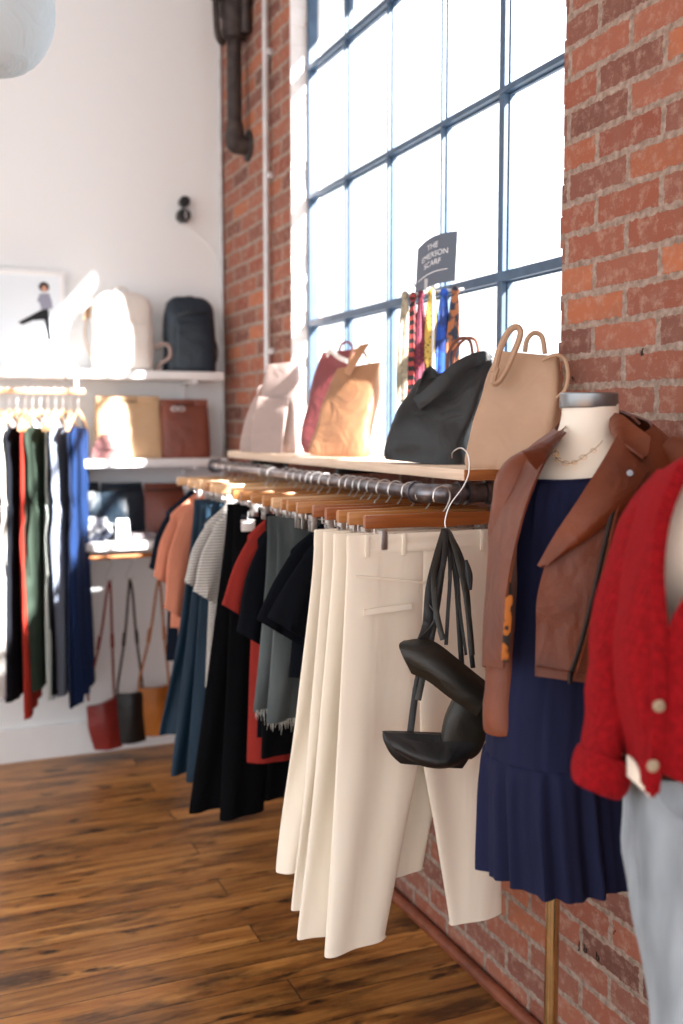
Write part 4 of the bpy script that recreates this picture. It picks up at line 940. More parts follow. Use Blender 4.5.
t = thing('red_cardigan', 'bright red chunky knit cardigan with rolled cuff and pale buttons at right edge', 'cardigan', at(680, 790, 1.4))
rows = [
 [P_(706, 446, 1.37), P_(696, 450, 1.40), P_(688, 456, 1.44), P_(700, 448, 1.54), P_(740, 435, 1.56), P_(800, 440, 1.50), P_(812, 452, 1.40), P_(780, 450, 1.32), P_(745, 445, 1.32)],
 [P_(683, 468, 1.32), P_(666, 474, 1.36), P_(652, 486, 1.44), P_(685, 475, 1.56), P_(740, 465, 1.60), P_(810, 470, 1.50), P_(835, 480, 1.38), P_(790, 480, 1.29), P_(742, 478, 1.29)],
 [P_(662, 515, 1.29), P_(648, 515, 1.34), P_(638, 520, 1.43), P_(680, 515, 1.60), P_(740, 515, 1.61), P_(810, 515, 1.50), P_(835, 520, 1.37), P_(780, 525, 1.26), P_(722, 525, 1.26)],
 [P_(658, 570, 1.27), P_(634, 570, 1.32), P_(624, 575, 1.42), P_(680, 570, 1.60), P_(740, 570, 1.61), P_(810, 570, 1.50), P_(830, 575, 1.37), P_(760, 580, 1.24), P_(694, 580, 1.25)],
 [P_(662, 628, 1.26), P_(628, 628, 1.31), P_(618, 632, 1.42), P_(680, 630, 1.60), P_(740, 630, 1.61), P_(810, 630, 1.50), P_(830, 632, 1.37), P_(745, 635, 1.24), P_(667, 632, 1.255)],
 [P_(660, 690, 1.26), P_(628, 692, 1.30), P_(620, 696, 1.41), P_(680, 690, 1.60), P_(740, 690, 1.61), P_(810, 690, 1.50), P_(830, 692, 1.37), P_(745, 695, 1.24), P_(664, 692, 1.255)],
 [P_(658, 745, 1.265), P_(641, 746, 1.30), P_(630, 746, 1.41), P_(680, 745, 1.59), P_(740, 745, 1.60), P_(800, 745, 1.50), P_(820, 745, 1.38), P_(745, 752, 1.25), P_(662, 748, 1.26)],
 [P_(652, 797, 1.275), P_(640, 780, 1.31), P_(634, 770, 1.41), P_(680, 775, 1.58), P_(740, 775, 1.59), P_(795, 775, 1.50), P_(812, 780, 1.38), P_(745, 805, 1.26), P_(661, 772, 1.265)]]
b = bmesh.new(); sheet(b, rows, .007, 6, 6, wr=.008); obj('knit_body', b, M_knit, t)
# button band: ribbed edge with thickness
b = bmesh.new(); strap(b, [P_(684, 466, 1.31), P_(664, 515, 1.28), P_(657, 570, 1.26), P_(660, 628, 1.25), P_(659, 690, 1.25), P_(657, 745, 1.255), P_(652, 792, 1.265)], .018, .007, RT); band = obj('button_band', b, M_knit, t)
for x, y, w in ((659, 706, 1.243), (653, 766, 1.245)):
    b = bmesh.new(); disc(b, P_(x, y, w), -HF+RT*.25, .0075, .004, 20)
    for dx in (-.002, .002): disc(b, P_(x, y, w-.003)+RT*dx, -HF, .0009, .001, 8)
    obj('button', b, M_btn, band)
b = bmesh.new(); sleeve(b, [(674, 480, 1.42, .028, .045), (658, 508, 1.42, .036, .052), (640, 550, 1.41, .037, .052), (623, 605, 1.40, .034, .048), (614, 655, 1.395, .032, .044), (608, 705, 1.39, .030, .040), (603, 742, 1.385, .027, .037), (602, 765, 1.38, .026, .035)], wr=.01, n=36); slv_ = obj('sleeve', b, M_knit, t)
b = bmesh.new(); sleeve(b, [(607, 752, 1.385, .029, .036), (606, 755, 1.385, .036, .043), (603, 764, 1.383, .0385, .046), (599, 777, 1.38, .038, .045), (597, 786, 1.38, .034, .041), (596, 789, 1.38, .027, .034)], wr=.008, n=36); obj('rolled_cuff', b, M_knit, slv_)
b = bmesh.new(); sleeve(b, [(825, 484, 1.42, .035, .05), (845, 520, 1.42, .05, .058), (850, 620, 1.40, .048, .056), (850, 745, 1.38, .04, .047)], wr=.01); obj('sleeve', b, M_knit, t)
b = bmesh.new(); sheet(b, [[P_(628, 755, 1.34), P_(636, 764, 1.31), P_(644, 785, 1.30)], [P_(628, 776, 1.34), P_(638, 784, 1.31), P_(650, 796, 1.30)]], .003, wr=.003)
tag(obj('cream_undershirt', b, M_cream), 'cream undershirt hem peeking out below the red cardigan', 'shirt')

t = thing('light_jeans', 'pale blue washed jeans on the mannequin below the red cardigan', 'jeans', at(680, 1010, 1.40))
b = bmesh.new(); sleeve(b, [(670, 766, 1.42, .062, .078), (674, 830, 1.42, .066, .085), (680, 890, 1.41, .067, .08), (690, 960, 1.40, .064, .075), (700, 1040, 1.39, .062, .07), (706, 1180, 1.38, .06, .065), (708, 1300, 1.37, .06, .065)], wr=.007, n=40); obj('trouser_leg', b, M_jeans, t)
b = bmesh.new(); sleeve(b, [(742, 766, 1.44, .062, .078), (748, 830, 1.44, .07, .085), (760, 890, 1.43, .067, .08), (775, 1040, 1.41, .06, .07), (780, 1300, 1.39, .06, .065)], wr=.007, n=40); obj('trouser_leg', b, M_jeans, t)
b = bmesh.new(); tube(b, [P_(628, 790, 1.375), P_(636, 850, 1.36), P_(641, 900, 1.36)], .0016, 5, 4); tube(b, [P_(655, 792, 1.335), P_(668, 810, 1.325), P_(684, 818, 1.325), P_(700, 812, 1.33)], .0018, 5, 4); obj('seam', b, M_jeans, t)

# ------------------------------------------------------------------ back wall shelves
def shelf(z, y0, label):
    t = thing('wall_shelf', label, 'shelf', (-1.3, -.14, z-.035), 'white shelves on the back wall')
    b = bmesh.new(); box(b, (-2.6, -.29, z-.036), (-.075 if z > 1.5 else -.06, -.051, z), .003); obj('board', b, M_shelfw, t)
    for x in (-.20, -1.35, -2.4):
        b = bmesh.new(); box(b, (x-.01, -.27, z-.0505), (x+.01, -.051, z-.0365), .002); box(b, (x-.01, -.062, z-.15), (x+.01, -.051, z-.036), .002); obj('bracket', b, M_shelfw, t)
    return t
shelf(1.735, 0, 'upper white wall shelf carrying the picture and two backpacks')
shelf(1.352, 0, 'middle white wall shelf carrying the tan and brown handbags')
shelf(.992, 0, 'lower white wall shelf carrying dark pouches and folded scarves')

# framed picture leaning on the upper shelf
t = thing('framed_picture', 'white-framed picture of a person in a black hat kicking one leg, on upper shelf', 'picture', (-.93, -.06, 1.737))
PX0, PX1, PZ0, PZ1, PY = -1.28, -.735, 1.737, 2.165, -.095
b = bmesh.new()
for lo, hi in (((PX0, PY-.012, PZ0), (PX1, PY+.01, PZ0+.022)), ((PX0, PY-.012, PZ1-.022), (PX1, PY+.01, PZ1)), ((PX0, PY-.012, PZ0+.02), (PX0+.022, PY+.01, PZ1-.02)), ((PX1-.022, PY-.012, PZ0+.02), (PX1, PY+.01, PZ1-.02))): box(b, lo, hi, .002)
obj('frame', b, M_shelfw, t)
b = bmesh.new(); box(b, (PX0+.02, PY-.002, PZ0+.02), (PX1-.02, PY+.004, PZ1-.02)); obj('print', b, plain('pale_print', 'dfe6ec', .6), t)
def flat(poly, mt, nm, d=.0035):
    b = bmesh.new(); ny = PY-d
    vs = [b.verts.new((x, ny, z)) for x, z in poly]; b.faces.new(vs); r = bmesh.ops.extrude_face_region(b, geom=b.faces[:])
    for e in r['geom']:
        if isinstance(e, bmesh.types.BMVert): e.co.y += .001
    obj(nm, b, mt, t, False)
fm = plain('print_dark', '0d1016', .8); fg = plain('print_grey', '8f90a0', .8); fs = plain('print_skin', 'c7967f', .8)
cx_ = -.822; cz_ = 2.095
circ = lambda x, z, r, s=1: [(x+r*math.cos(2*PI*i/16), z+r*s*math.sin(2*PI*i/16)) for i in range(16)]
flat(circ(cx_, cz_, .022, .95), fm, 'hat'); flat(circ(cx_+.001, cz_-.008, .012, 1.15), fs, 'face', .0045)
flat([(cx_-.018, cz_-.03), (cx_+.02, cz_-.026), (cx_+.032, cz_-.06), (cx_+.034, cz_-.09), (cx_+.012, cz_-.095), (cx_-.012, cz_-.10), (cx_-.02, cz_-.07), (cx_-.03, cz_-.06)], fg, 'coat')
flat([(cx_-.012, cz_-.098), (cx_+.016, cz_-.092), (cx_+.020, cz_-.15), (cx_+.026, cz_-.225), (cx_+.010, cz_-.228), (cx_-.002, cz_-.14), (cx_-.05, cz_-.145), (cx_-.095, cz_-.165), (cx_-.11, cz_-.155), (cx_-.05, cz_-.12)], fm, 'trousers')

# backpacks
def soft(b, c, hw, hd, h, top_in=.72, e=3.2, dent=.006, n=44, turn=0):
    u_, v_ = axes(turn); rr = catmull([(0, .94, .9), (.04, 1, 1), (.35, 1, 1), (.7, .97, .85), (.88, .9, .62), (.96, top_in, .42), (1, top_in*.7, .2)], 5); rings = []
    for f, a, d in rr:
        cc = Vector(c)+Vector((0, 0, h*f)); r = ringv(cc, u_, v_, hw*a, hd*d, n, e)
        rings.append([p+Vector((noise.noise(p*12), noise.noise(p*12+Vector((3, 1, 0))), 0))*dent for p in r])
    loft(b, rings); return rings
t = thing('navy_backpack', 'ink-blue leather backpack at the right end of the upper wall shelf', 'backpack', (-.185, -.15, 1.736))
b = bmesh.new(); soft(b, (-.195, -.15, 1.737), .118, .06, .338); obj('bag_body', b, M_navy_l, t)
b = bmesh.new(); soft(b, (-.19, -.205, 1.75), .088, .022, .21, .85); obj('front_pocket', b, M_navy_l, t)
b = bmesh.new(); strap(b, [(-.26, -.195, 1.99), (-.22, -.218, 2.0), (-.19, -.222, 1.998), (-.15, -.216, 2.0), (-.12, -.195, 1.992)], .007, .004, (0, 0, 1)); obj('zip', b, M_blackp, t)
b = bmesh.new(); strap(b, [(-.10, -.13, 1.93), (-.075, -.13, 1.90), (-.062, -.14, 1.84), (-.072, -.15, 1.79), (-.10, -.15, 1.76)], .022, .004, (0, 1, 0)); obj('strap', b, M_navy_l, t)
b = bmesh.new(); tube(b, [(-.215, -.15, 2.052), (-.205, -.15, 2.075), (-.175, -.15, 2.075), (-.165, -.15, 2.052)], .004); obj('top_loop', b, M_navy_l, t)
t = thing('white_backpack', 'pale leather backpack glaring in the sun on the upper wall shelf', 'backpack', (-.50, -.16, 1.736))
b = bmesh.new(); soft(b, (-.50, -.155, 1.737), .135, .065, .345); obj('bag_body', b, M_white_l, t)
b = bmesh.new(); soft(b, (-.49, -.215, 1.745), .10, .022, .2, .85); obj('front_pocket', b, M_white_l, t)
b = bmesh.new(); strap(b, [(-.60, -.13, 2.04), (-.64, -.12, 1.99), (-.655, -.12, 1.90), (-.64, -.13, 1.82), (-.62, -.13, 1.76)], .025, .005, (0, 1, 0)); o = obj('strap', b, M_tan_l, t)
b = bmesh.new(); sheet(b, [[(-.60, -.11, 2.05), (-.655, -.12, 2.0)], [(-.585, -.14, 1.99), (-.665, -.14, 1.955)]], .004, 4, 4); obj('side_flap', b, M_tan_l, t)
b = bmesh.new(); tube(b, [(-.36, -.17, 1.84), (-.33, -.19, 1.86), (-.30, -.20, 1.845), (-.30, -.20, 1.80), (-.335, -.19, 1.775), (-.355, -.18, 1.745), (-.33, -.19, 1.744)], .009, 8); obj('handle', b, M_taupe, t)
b = bmesh.new(); tube(b, [(-.53, -.15, 2.075), (-.515, -.15, 2.10), (-.48, -.15, 2.10), (-.465, -.15, 2.072)], .005); obj('top_loop', b, M_white_l, t)

# cut-handle handbags on the middle shelf
def cutbag(name, label, xc, y, hw, hd, h, z, mat, hwid, cat='handbag', lean=0):
    t = thing(name, label, cat, (xc, y, z))
    b = bmesh.new(); rings = []
    for f, a, d in catmull([(0, .9, .92), (.05, 1, 1), (.5, .98, .85), (.8, .95, .55), (.9, .93, .35)], 5):
        c = Vector((xc+lean*f, y, z+h*f)); rings.append(ringv(c, Vector((1, 0, 0)), Vector((0, 1, 0)), hw*a, hd*d, 40, 5))
    loft(b, rings)
    # the two upstanding panels with a slot handle
    for s in (-1, 1):
        yy = y+s*hd*.25; z0 = z+h*.82; z1 = z+h; x0 = xc+lean-hw*.93; x1 = xc+lean+hw*.93; hx0 = xc+lean-hwid; hx1 = xc+lean+hwid; zs0 = z0+(z1-z0)*.05; zs1 = z0+(z1-z0)*.6
        for lo, hi in ((((x0, z0), (hx0, z1)), ((hx1, z0), (x1, z1)), ((hx0, z0), (hx1, zs0)), ((hx0, zs1), (hx1, z1))) if s < 0 else (((x0, z0), (x1, z1)),)): box(b, (lo[0], yy-.003, lo[1]), (hi[0], yy+.003, hi[1]), .0015)
    obj('bag_body', b, mat, t)
    b = bmesh.new(); sr = .004; yy = y-hd*.25-.003; z0 = z+h*.82; z1 = z+h; zz0 = z0+(z1-z0)*.05; zz1 = z0+(z1-z0)*.6; a0 = xc+lean-hwid; a1 = xc+lean+hwid
    tube(b, [(a0, yy, zz0), (a1, yy, zz0), (a1, yy, zz1), (a0, yy, zz1), (a0, yy, zz0)], sr*.7, 6, 1, False); obj('slot_handle', b, mat, t)
    b = bmesh.new(); box(b, (a0-.02, y-.002, z0-.005), (a1+.02, y+.002, z1-.006), .001); o = obj('lining', b, M_zip, t); o['label'] = 'dark brown sheet standing for the shade behind the slot'  # dark sheet gives the slot the shade of the bag's inside
    return t
cutbag('tan_handbag', 'pale tan slot-handle handbag half in sunlight on the middle wall shelf', -.485, -.17, .15, .055, .275, 1.353, M_sand, .04)
t = thing('shiny_clutch', 'dusty pink crumpled clutch leaning on the tan handbag', 'clutch', (-.58, -.25, 1.353))
b = bmesh.new(); sheet(b, [[(-.655, -.235, 1.357), (-.60, -.25, 1.356), (-.52, -.25, 1.356)], [(-.65, -.24, 1.40), (-.60, -.255, 1.405), (-.535, -.25, 1.40)], [(-.61, -.235, 1.455), (-.58, -.25, 1.46), (-.56, -.245, 1.44)]], .018, 6, 6, wr=.015); obj('clutch_body', b, leather('pink_leather', 'a06f6c', .45), t)
b = bmesh.new(); sheet(b, [[(-.645, -.252, 1.43), (-.585, -.268, 1.43), (-.545, -.262, 1.43)], [(-.63, -.256, 1.40), (-.585, -.275, 1.395), (-.55, -.266, 1.40)]], .004, 4, 4, wr=.004); obj('flap', b, leather('pink_flap_leather', 'a06f6c', .4), t)
t = cutbag('brown_handbag', 'dark brown leather handbag with slot handle at the right end of the middle shelf', -.232, -.17, .115, .065, .262, 1.353, M_brown_l, .045)
b = bmesh.new()
for s in (-1, 1):
    c = Vector((-.265+s*.016, -.205, 1.572)); tube(b, [c+Vector((.014*math.cos(a), 0, .009*math.sin(a))) for a in [2*PI*q/12 for q in range(13)]], .004, 6, 1, False)
o = obj('bow_clasp', b, M_conduit, t); o['label'] = 'pale bow-shaped clasp'

# pouches and scarves on the lower shelf
def pouch(name, label, x0, x1, h, mat, y=-.15, cat='pouch', th=.02):
    t = thing(name, label, cat, ((x0+x1)/2, y, .993))
    b = bmesh.new(); m_ = (x0+x1)/2
    sheet(b, [[(x0, y, .996), (m_, y-.02, .996), (x1, y, .996)], [(x0-.004, y+.01, .993+h*.5), (m_, y-.035, .993+h*.5), (x1+.003, y+.01, .993+h*.5)], [(x0+.003, y+.045, .993+h), (m_, y+.03, .993+h*.99), (x1-.003, y+.045, .993+h*1.0)]], th, 7, 7, wr=.006)
    obj('pouch_body', b, mat, t)
    b = bmesh.new(); strap(b, [(x0+.006, y+.02, .993+h*.9), (m_, y+.003, .993+h*.89), (x1-.006, y+.02, .993+h*.9)], .005, .02, (0, 0, 1)); obj('zip', b, M_zip, t)
pouch('dark_pouch', 'dark blue-grey leather pouch leaning at the back of the lower shelf', -.60, -.415, .245, M_navy_l)
pouch('dark_pouch', 'dark teal leather pouch at the left end, behind the bundled scarf', -.80, -.61, .25, M_navy_l)
pouch('brown_pouch', 'brown leather pouch right of the dark pouch on the lower shelf', -.405, -.225, .24, M_brown_l)
t = thing('folded_scarf', 'white and ink-blue bundled scarf on the lower shelf beside the blue dresses', 'scarf', (-.66, -.215, .993))
b = bmesh.new(); g = bmesh.new(); bmesh.ops.create_icosphere(g, subdivisions=5, radius=1)
for v in g.verts:
    p = v.co.copy(); n_ = 1+.35*noise.noise(p*2.1)+.15*noise.noise(p*5); v.co = Vector((-.65+p.x*.085*n_, -.21+p.y*.05*n_, max(.994, 1.04+p.z*.055*n_)))
merge(b, g); obj('cloth', b, pattern_mat('scarf_white_ink', 'c9ccd0', '2a3040', 16, 'blotch'), t)
t = thing('folded_scarf', 'flat folded striped scarves on the lower shelf right of the white card', 'scarf', (-.43, -.22, .993))
for i in range(3):
    b = bmesh.new(); sheet(b, [[(-.50+i*.006, -.27, .998+i*.010), (-.44, -.272, 1.0+i*.010), (-.36-i*.01, -.27, .998+i*.010)], [(-.50+i*.005, -.19, .999+i*.010), (-.44, -.19, 1.001+i*.010), (-.36-i*.008, -.19, .999+i*.010)]], .008, 6, 6, wr=.003); obj('folded_layer', b, pattern_mat('fold_stripes', 'b9aeae', '4d4550', 60+i*20, 'bands'), t)
t = thing('white_card', 'small folded white card standing on the lower shelf', 'card', (-.53, -.24, .993))
b = bmesh.new(); sheet(b, [[(-.56, -.265, .994), (-.50, -.265, .994)], [(-.556, -.245, 1.09), (-.504, -.245, 1.09)]], .002, 2, 2); obj('front_leaf', b, M_paper, t)
b = bmesh.new(); sheet(b, [[(-.56, -.22, .994), (-.50, -.22, .994)], [(-.556, -.243, 1.09), (-.504, -.243, 1.09)]], .002, 2, 2); obj('rear_leaf', b, M_paper, t)

# rod with hooks under the lower shelf
HZ = .925
t = thing('hook_rail', 'dark rod fixed below the lower wall shelf for hanging bags', 'rail', (-1.2, -.25, HZ))
b = bmesh.new(); tube(b, [(-2.5, -.25, HZ), (-.12, -.25, HZ)], .010, 12, 1); obj('rod', b, M_endgrain, t)
for x in (-.13, -1.3, -2.4):
    b = bmesh.new(); box(b, (x-.006, -.262, HZ-.014), (x+.006, -.238, .955), .001); obj('rod_holder', b, M_pipe, t)
def crossbody(name, label, x, lx, rx, top_z, bot, mat, z_strap, sm=None, hooklbl='', tilt=0, lean=0):
    """hook, strap loop and small flat bag"""
    c = Vector((x, -.25, HZ)); s = .0135
    b = bmesh.new(); tube(b, [c+Vector(p) for p in ((-s, 0, -.006), (-s*.8, 0, s*.7), (0, 0, s), (s*.8, 0, s*.7), (s, 0, -.004), (.004, 0, -.035), (-.008, 0, -.06), (-.02, 0, -.085), (-.012, 0, -.108), (.004, 0, -.108), (.012, 0, -.09))], .0022, 6, 4)
    tag(obj('s_hook', b, M_steel), hooklbl, 'hook', 'S-hooks on the rod')
    t = thing(name, label, 'bag', ((lx+rx)/2, -.25, bot))
    b = bmesh.new(); sheet(b, [[(lx, -.25, top_z+tilt), ((lx+rx)/2, -.275, top_z+tilt/2), (rx, -.25, top_z)], [(lx-.002+lean, -.25, (top_z+bot)/2+tilt/2), ((lx+rx)/2+lean, -.285, (top_z+bot)/2), (rx+lean, -.25, (top_z+bot)/2)], [(lx+.01+lean*2, -.25, bot), ((lx+rx)/2+lean*2, -.27, bot), (rx+lean*2, -.25, bot)]], .022, 6, 6, wr=.003); obj('bag_body', b, mat, t)
    b = bmesh.new(); sheet(b, [[(lx, -.264, top_z+tilt), ((lx+rx)/2, -.291, top_z+tilt/2), (rx, -.264, top_z)], [(lx+.004+lean*.5, -.266, top_z-.045+tilt*.8), ((lx+rx)/2+lean*.5, -.296, top_z-.05+tilt/2), (rx-.004, -.266, top_z-.045)]], .004, 6, 4); obj('flap', b, mat, t)
    zt = HZ-.104
    for (x1, dy) in ((lx+.006, -.012), (rx-.006, .01)):
        b = bmesh.new(); strap(b, [(x-.004, -.25+dy*.2, zt), (x*.8+x1*.2, -.25+dy, zt-.06), ((x+x1)/2, -.25+dy, (zt+top_z)/2), (x1, -.25+dy, top_z+.05), (x1, -.25, top_z-.005)], .011, .003, (1, .3, 0)); obj('strap', b, sm or mat, t)
        b = bmesh.new(); strap(b, [((x+x1)/2, -.25+dy, (zt+top_z)/2+.02), ((x*.4+x1*.6), -.25+dy, (zt+top_z)/2-.04)], .016, .007, (1, .3, 0)); obj('strap_keeper', b, sm or mat, t)
crossbody('red_crossbody_bag', 'red leather crossbody bag hanging below the lower shelf, leftmost of three', -.588, -.70, -.575, .30, .075, M_red_l, .8, hooklbl='steel S-hook holding the red crossbody bag', tilt=-.03, lean=.01)
crossbody('black_crossbody_bag', 'black crossbody bag hanging between the red and mustard bags', -.500, -.572, -.45, .315, .09, M_blk_l, .8, hooklbl='steel S-hook holding the black crossbody bag')
crossbody('mustard_crossbody_bag', 'mustard tan crossbody bag nearest the rack, behind the teal trousers', -.37, -.475, -.33, .33, .11, M_mustard, .8, hooklbl='steel S-hook holding the mustard crossbody bag', lean=.008)

# ------------------------------------------------------------------ wooden rail of dresses on the left
LZ = 1.64; LY = -.36
t = thing('wooden_hanging_rail', 'pale wooden hanging rail below the upper shelf at the left', 'clothes rail', (-1.3, LY, LZ))
b = bmesh.new(); box(b, (-2.3, LY-.012, LZ-.012), (-.70, LY+.012, LZ+.010), .003); obj('rod', b, M_hangp, t)
for x in (-.735, -1.6):
    b = bmesh.new(); box(b, (x-.008, LY-.011, LZ+.0105), (x+.008, LY+.011, 1.74), .001); box(b, (x-.008, LY, 1.738), (x+.008, -.291, 1.744), .001); obj('rod_bracket', b, M_shelfw, t)
dr = [('d7d7d8', 'white'), ('2a3038', 'charcoal'), ('c9c9cc', 'pale grey'), ('dedad2', 'ivory'), ('1b1e24', 'soft black'), ('a83226', 'coral red'), ('2f3a31', 'dark olive'), ('38463b', 'sage green'), ('cfd8d2', 'mint white'), ('121418', 'black'), ('8f98aa', 'steel grey'), ('162340', 'navy'), ('142f5c', 'royal blue')]
hemz = [.42, .38, .40, .41, .40, .34, .50, .42, .40, .42, .38, .35, .37, .36, .42]
nd = len(dr)
lp = None
ROT = [math.radians(20+7*math.sin(i*2.1)) for i in range(nd)]
for i in range(nd):
    x = -1.095+i*.0305
    # hanger
    if lp is None:
        lp = thing('white_wood_hanger', 'x', 'hanger', (x, LY, 0)); L = Vector((x, LY, 0))
        b = bmesh.new(); rings = []
        for q in [j/8 for j in range(-8, 9)]:
            z = LZ-.085-.07*abs(q)**1.4; h = .012; d = .005
            rings.append([L+Vector((d*math.cos(a), q*.19, z+h*math.sin(a))) for a in [2*PI*k/8 for k in range(8)]])
        loft(b, rings); obj('arms', b, M_hangp, lp)
        b = bmesh.new(); s = .019; tube(b, [L+Vector(p) for p in ((0, 0, LZ-.078), (0, 0, LZ-.04), (0, .01, LZ-.028), (0, s, LZ-.004), (0, s*.8, LZ+s*.75-.002), (0, 0, LZ+s-.002), (0, -s*.8, LZ+s*.75-.002), (0, -s, LZ-.002))], .002, 6, 3); obj('hook', b, M_steel, lp)
        h = lp
    else: h = copy_tree(lp); h.location = (x, LY, 0)
    h.rotation_euler = (0, 0, -ROT[i])
    h['label'] = 'pale wooden hanger holding the %s dress on the left rail' % dr[i][1]; h['group'] = 'hangers on the left rail'
    mt = fabric('dress_cloth_'+dr[i][1].replace(' ', '_'), dr[i][0], .85, var=.15, crease=.8, vert=True)
    t = thing('hanging_dress', '%s sleeveless dress seen edge-on, hanging on the left wooden rail' % dr[i][1], 'dress', (x, LY, hemz[i]), 'dresses on the left rail')
    zt = LZ-.10; hz_ = hemz[i]; ph = i*1.7
    rows = [(zt-.05, .13, .006), (zt-.09, .165, .008), (zt-.18, .15, .010), (zt-.30, .155, .011), (zt-.36, .14, .008), (zt-.42, .155, .012), (zt-.7, .185, .013), (hz_+.15, .20, .015), (hz_, .205, .015)]
    rings = []; dy_, dx_ = math.cos(ROT[i]), math.sin(ROT[i]); W_ = Vector((dx_, dy_, 0)); V_ = Vector((dy_, -dx_, 0))
    for z, a, d in catmull(rows, 4):
        f = (zt-z)/(zt-hz_); rings.append(ringv(Vector((x+.004*math.sin(f*6+ph), LY, z)), W_+Vector((0, 0, .06*math.sin(ph)*f)), V_, a*(1-.07*math.sin(ph*2)), d, 48, 2.2, .007*f+.002, 42+5*math.sin(ph), ph+f))
    b = bmesh.new(); loft(b, rings); obj('dress_body', b, mt, t)
    for s in (-1, 1):
        b = bmesh.new(); strap(b, [Vector((x, LY, zt-.055))+W_*s*.10, Vector((x-.004, LY, zt-.02))+W_*s*.095, Vector((x, LY, zt+.012))+W_*s*.085], .008, .003, W_); obj('shoulder_strap', b, mt, t)
    b = bmesh.new(); rg = rings[16]; cc = sum(rg, Vector())/len(rg); tube(b, [cc+(p-cc)*1.03 for p in rg]+[cc+(rg[0]-cc)*1.03], .003, 5, 1, False)
    tube(b, [cc-W_*.155, cc-W_*.172+Vector((.006, 0, -.05)), cc-W_*.178+Vector((-.004, 0, -.14)), cc-W_*.188+Vector((.004, 0, -.28 if i % 3 else -.5))], .0028, 5, 4); obj('tie_belt', b, mt, t)

# ------------------------------------------------------------------ wall fittings
t = thing('wall_fitting', 'small black two-disc fitting high on the white wall with thin cable', 'wall fitting', (-.19, -.02, 2.45))
b = bmesh.new(); disc(b, (-.191, -.075, 2.512), (0, 1, 0), .024, .048, 24); obj('upper_disc', b, M_blackp, t)
b = bmesh.new(); disc(b, (-.197, -.08, 2.448), (0, 1, .0), .031, .058, 24); obj('lower_disc', b, M_blackp, t)
b = bmesh.new(); box(b, (-.196, -.113, 2.43), (-.191, -.108, 2.468), .001); obj('lens_stripe', b, M_conduit, t)
b = bmesh.new(); tube(b, [(-.19, -.054, 2.43), (-.12, -.054, 2.37), (-.05, -.054, 2.31), (-.025, -.054, 2.25)], .0025, 6, 4); obj('cable', b, M_shelfw, t)
t = thing('steam_pipe', 'thick grimy iron pipe with valve fittings in the upper corner of the brick wall', 'pipe', (-.06, -.39, 2.65))
XP, YP = -.06, -.43
b = bmesh.new(); tube(b, [(XP, YP, 2.740), (XP, YP, 3.95)], .032, 18, 1); obj('pipe_run', b, M_oldpipe, t)
b = bmesh.new(); tube(b, [(XP, YP, 2.780), (XP, YP, 2.720), (XP+.005, YP, 2.695), (-.004, YP-.01, 2.690)], [.038, .042, .04, .036], 14, 4); disc(b, (-.005, YP-.01, 2.690), (1, 0, 0), .065, .01, 20); obj('lower_elbow', b, M_oldpipe, t)
b = bmesh.new(); lathe(b, (XP, YP, 3.120), [(.032, 0), (.05, .01), (.055, .04), (.05, .08), (.06, .1), (.062, .16), (.05, .19), (.06, .24), (.06, .34), (.034, .36)], 18); obj('valve_body', b, M_oldpipe, t)
b = bmesh.new(); tube(b, [(XP-.05, YP-.02, 3.100), (XP-.075, YP-.03, 3.110), (XP-.085, YP-.03, 3.180), (XP-.085, YP-.03, 3.360), (XP-.04, YP-.02, 3.400)], .014, 10, 4); tube(b, [(XP-.10, YP-.03, 3.280), (XP-.07, YP-.03, 3.280)], .024, 10, 1); obj('side_tube', b, M_oldpipe, t)
b = bmesh.new(); tube(b, [(XP+.035, YP-.06, 3.140), (XP+.03, YP-.07, 3.260), (XP+.03, YP-.06, 3.440)], .022, 10, 4); obj('side_tube', b, M_oldpipe, t)
b = bmesh.new(); tube(b, [(-.024, -.73, 1.40), (-.024, -.73, 3.98)], .0125, 12, 1)
for z in (1.8, 2.5, 2.98, 3.5): box(b, (-.022, -.76, z-.012), (-.001, -.70, z+.012), .002)
tag(obj('conduit', b, M_conduit), 'thin pale vertical conduit on the brick between corner and window', 'conduit')
b = bmesh.new(); tube(b, [(-.012, -.062, .16), (-.012, -.062, 3.98)], .0095, 10, 1); tag(obj('conduit', b, M_conduit), 'slim grey vertical conduit exactly in the corner of white and brick walls', 'conduit')

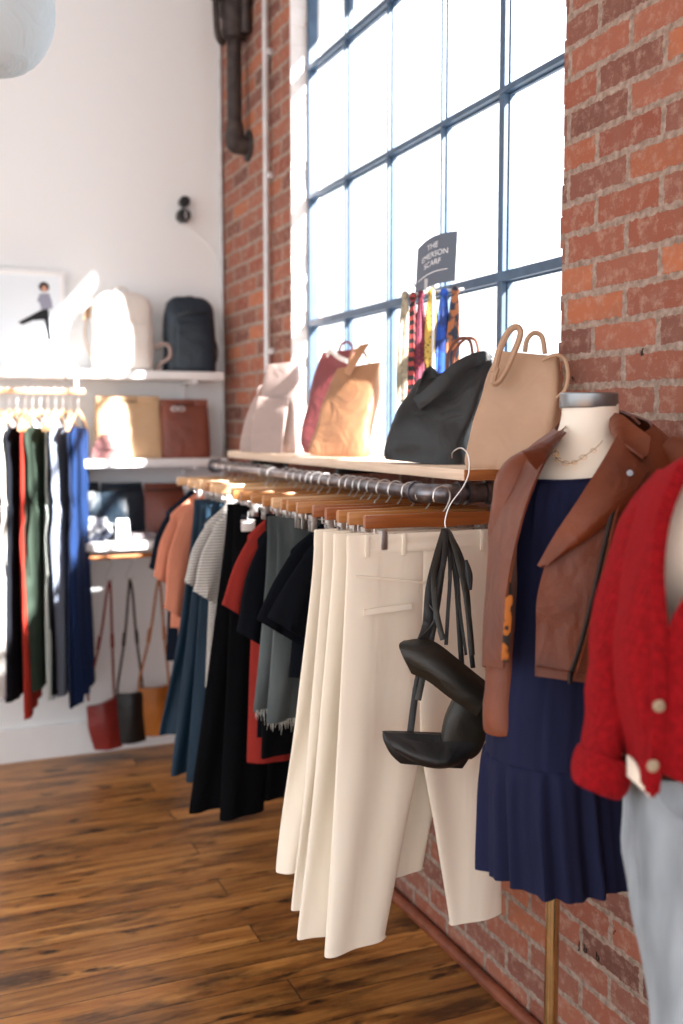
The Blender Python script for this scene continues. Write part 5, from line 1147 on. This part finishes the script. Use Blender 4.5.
# paper lamp at upper left
LW = 2.7
t = thing('paper_lamp', 'translucent pale grey crinkled paper lamp shade hanging at the upper left', 'lamp', at(-2, 5, LW))
lc = at(-4, 8, LW); m = NT('rice_paper'); m.b.inputs['Base Color'].default_value = lin('e6edf0'); m.b.inputs['Roughness'].default_value = .8
m.b.inputs['Transmission Weight'].default_value = 0
tl = m.add('ShaderNodeBsdfTranslucent'); tl.inputs['Color'].default_value = lin('e6eff3'); mx = m.add('ShaderNodeMixShader'); mx.inputs[0].default_value = .5
m.l(m.b.outputs[0], mx.inputs[1]); m.l(tl.outputs[0], mx.inputs[2]); m.l(mx.outputs[0], m.n['Material Output'].inputs['Surface'])
tcn = m.add('ShaderNodeTexCoord'); wn = m.add('ShaderNodeTexNoise'); wn.inputs['Scale'].default_value = 9; wn.inputs['Distortion'].default_value = 2; m.l(tcn.outputs['Object'], wn.inputs['Vector']); m.l(m.bump(wn.outputs['Fac'], .8, .02), m.b.inputs['Normal'])
b = bmesh.new(); prof = []
for i in range(0, 41):
    a = -PI/2+PI*.94*i/40; r = .150*math.cos(a)**.95 if math.cos(a) > 0 else .02; prof.append((max(r, .0)*(1+.012*(i % 2)), .172*math.sin(a)))
prof += [(r*.985, z) for r, z in prof[::-1]]
lathe(b, lc, prof, 48); obj('lamp_shade', b, m.m, t)
b = bmesh.new(); tube(b, [lc+Vector((0, 0, .165)), Vector((lc.x, lc.y, 3.99))], .003, 6, 1); obj('cord', b, M_blackp, t)
b = bmesh.new(); lathe(b, (lc.x, lc.y, 3.97), [(0, 0), (.04, 0), (.05, .02), (.05, .0295), (0, .0295)], 20); obj('ceiling_rose', b, M_shelfw, t)

# ------------------------------------------------------------------ light
w = bpy.data.worlds.new('world'); bpy.context.scene.world = w; w.use_nodes = True
bg = w.node_tree.nodes['Background']; bg.inputs['Color'].default_value = (.93, .965, 1, 1); bg.inputs['Strength'].default_value = 1.3
sd = bpy.data.lights.new('sun', 'SUN'); sd.energy = 16; sd.angle = math.radians(1.5); sd.color = (1, .975, .95)
so = bpy.data.objects.new('sun', sd); C.objects.link(so)
so.rotation_euler = Vector((-.66, 1, -.75)).to_track_quat('-Z', 'Y').to_euler()
sv = bpy.context.scene.view_settings; sv.view_transform = 'Standard'; sv.look = 'None'; sv.gamma = 1; sv.exposure = 1.0; sv.use_curve_mapping = False
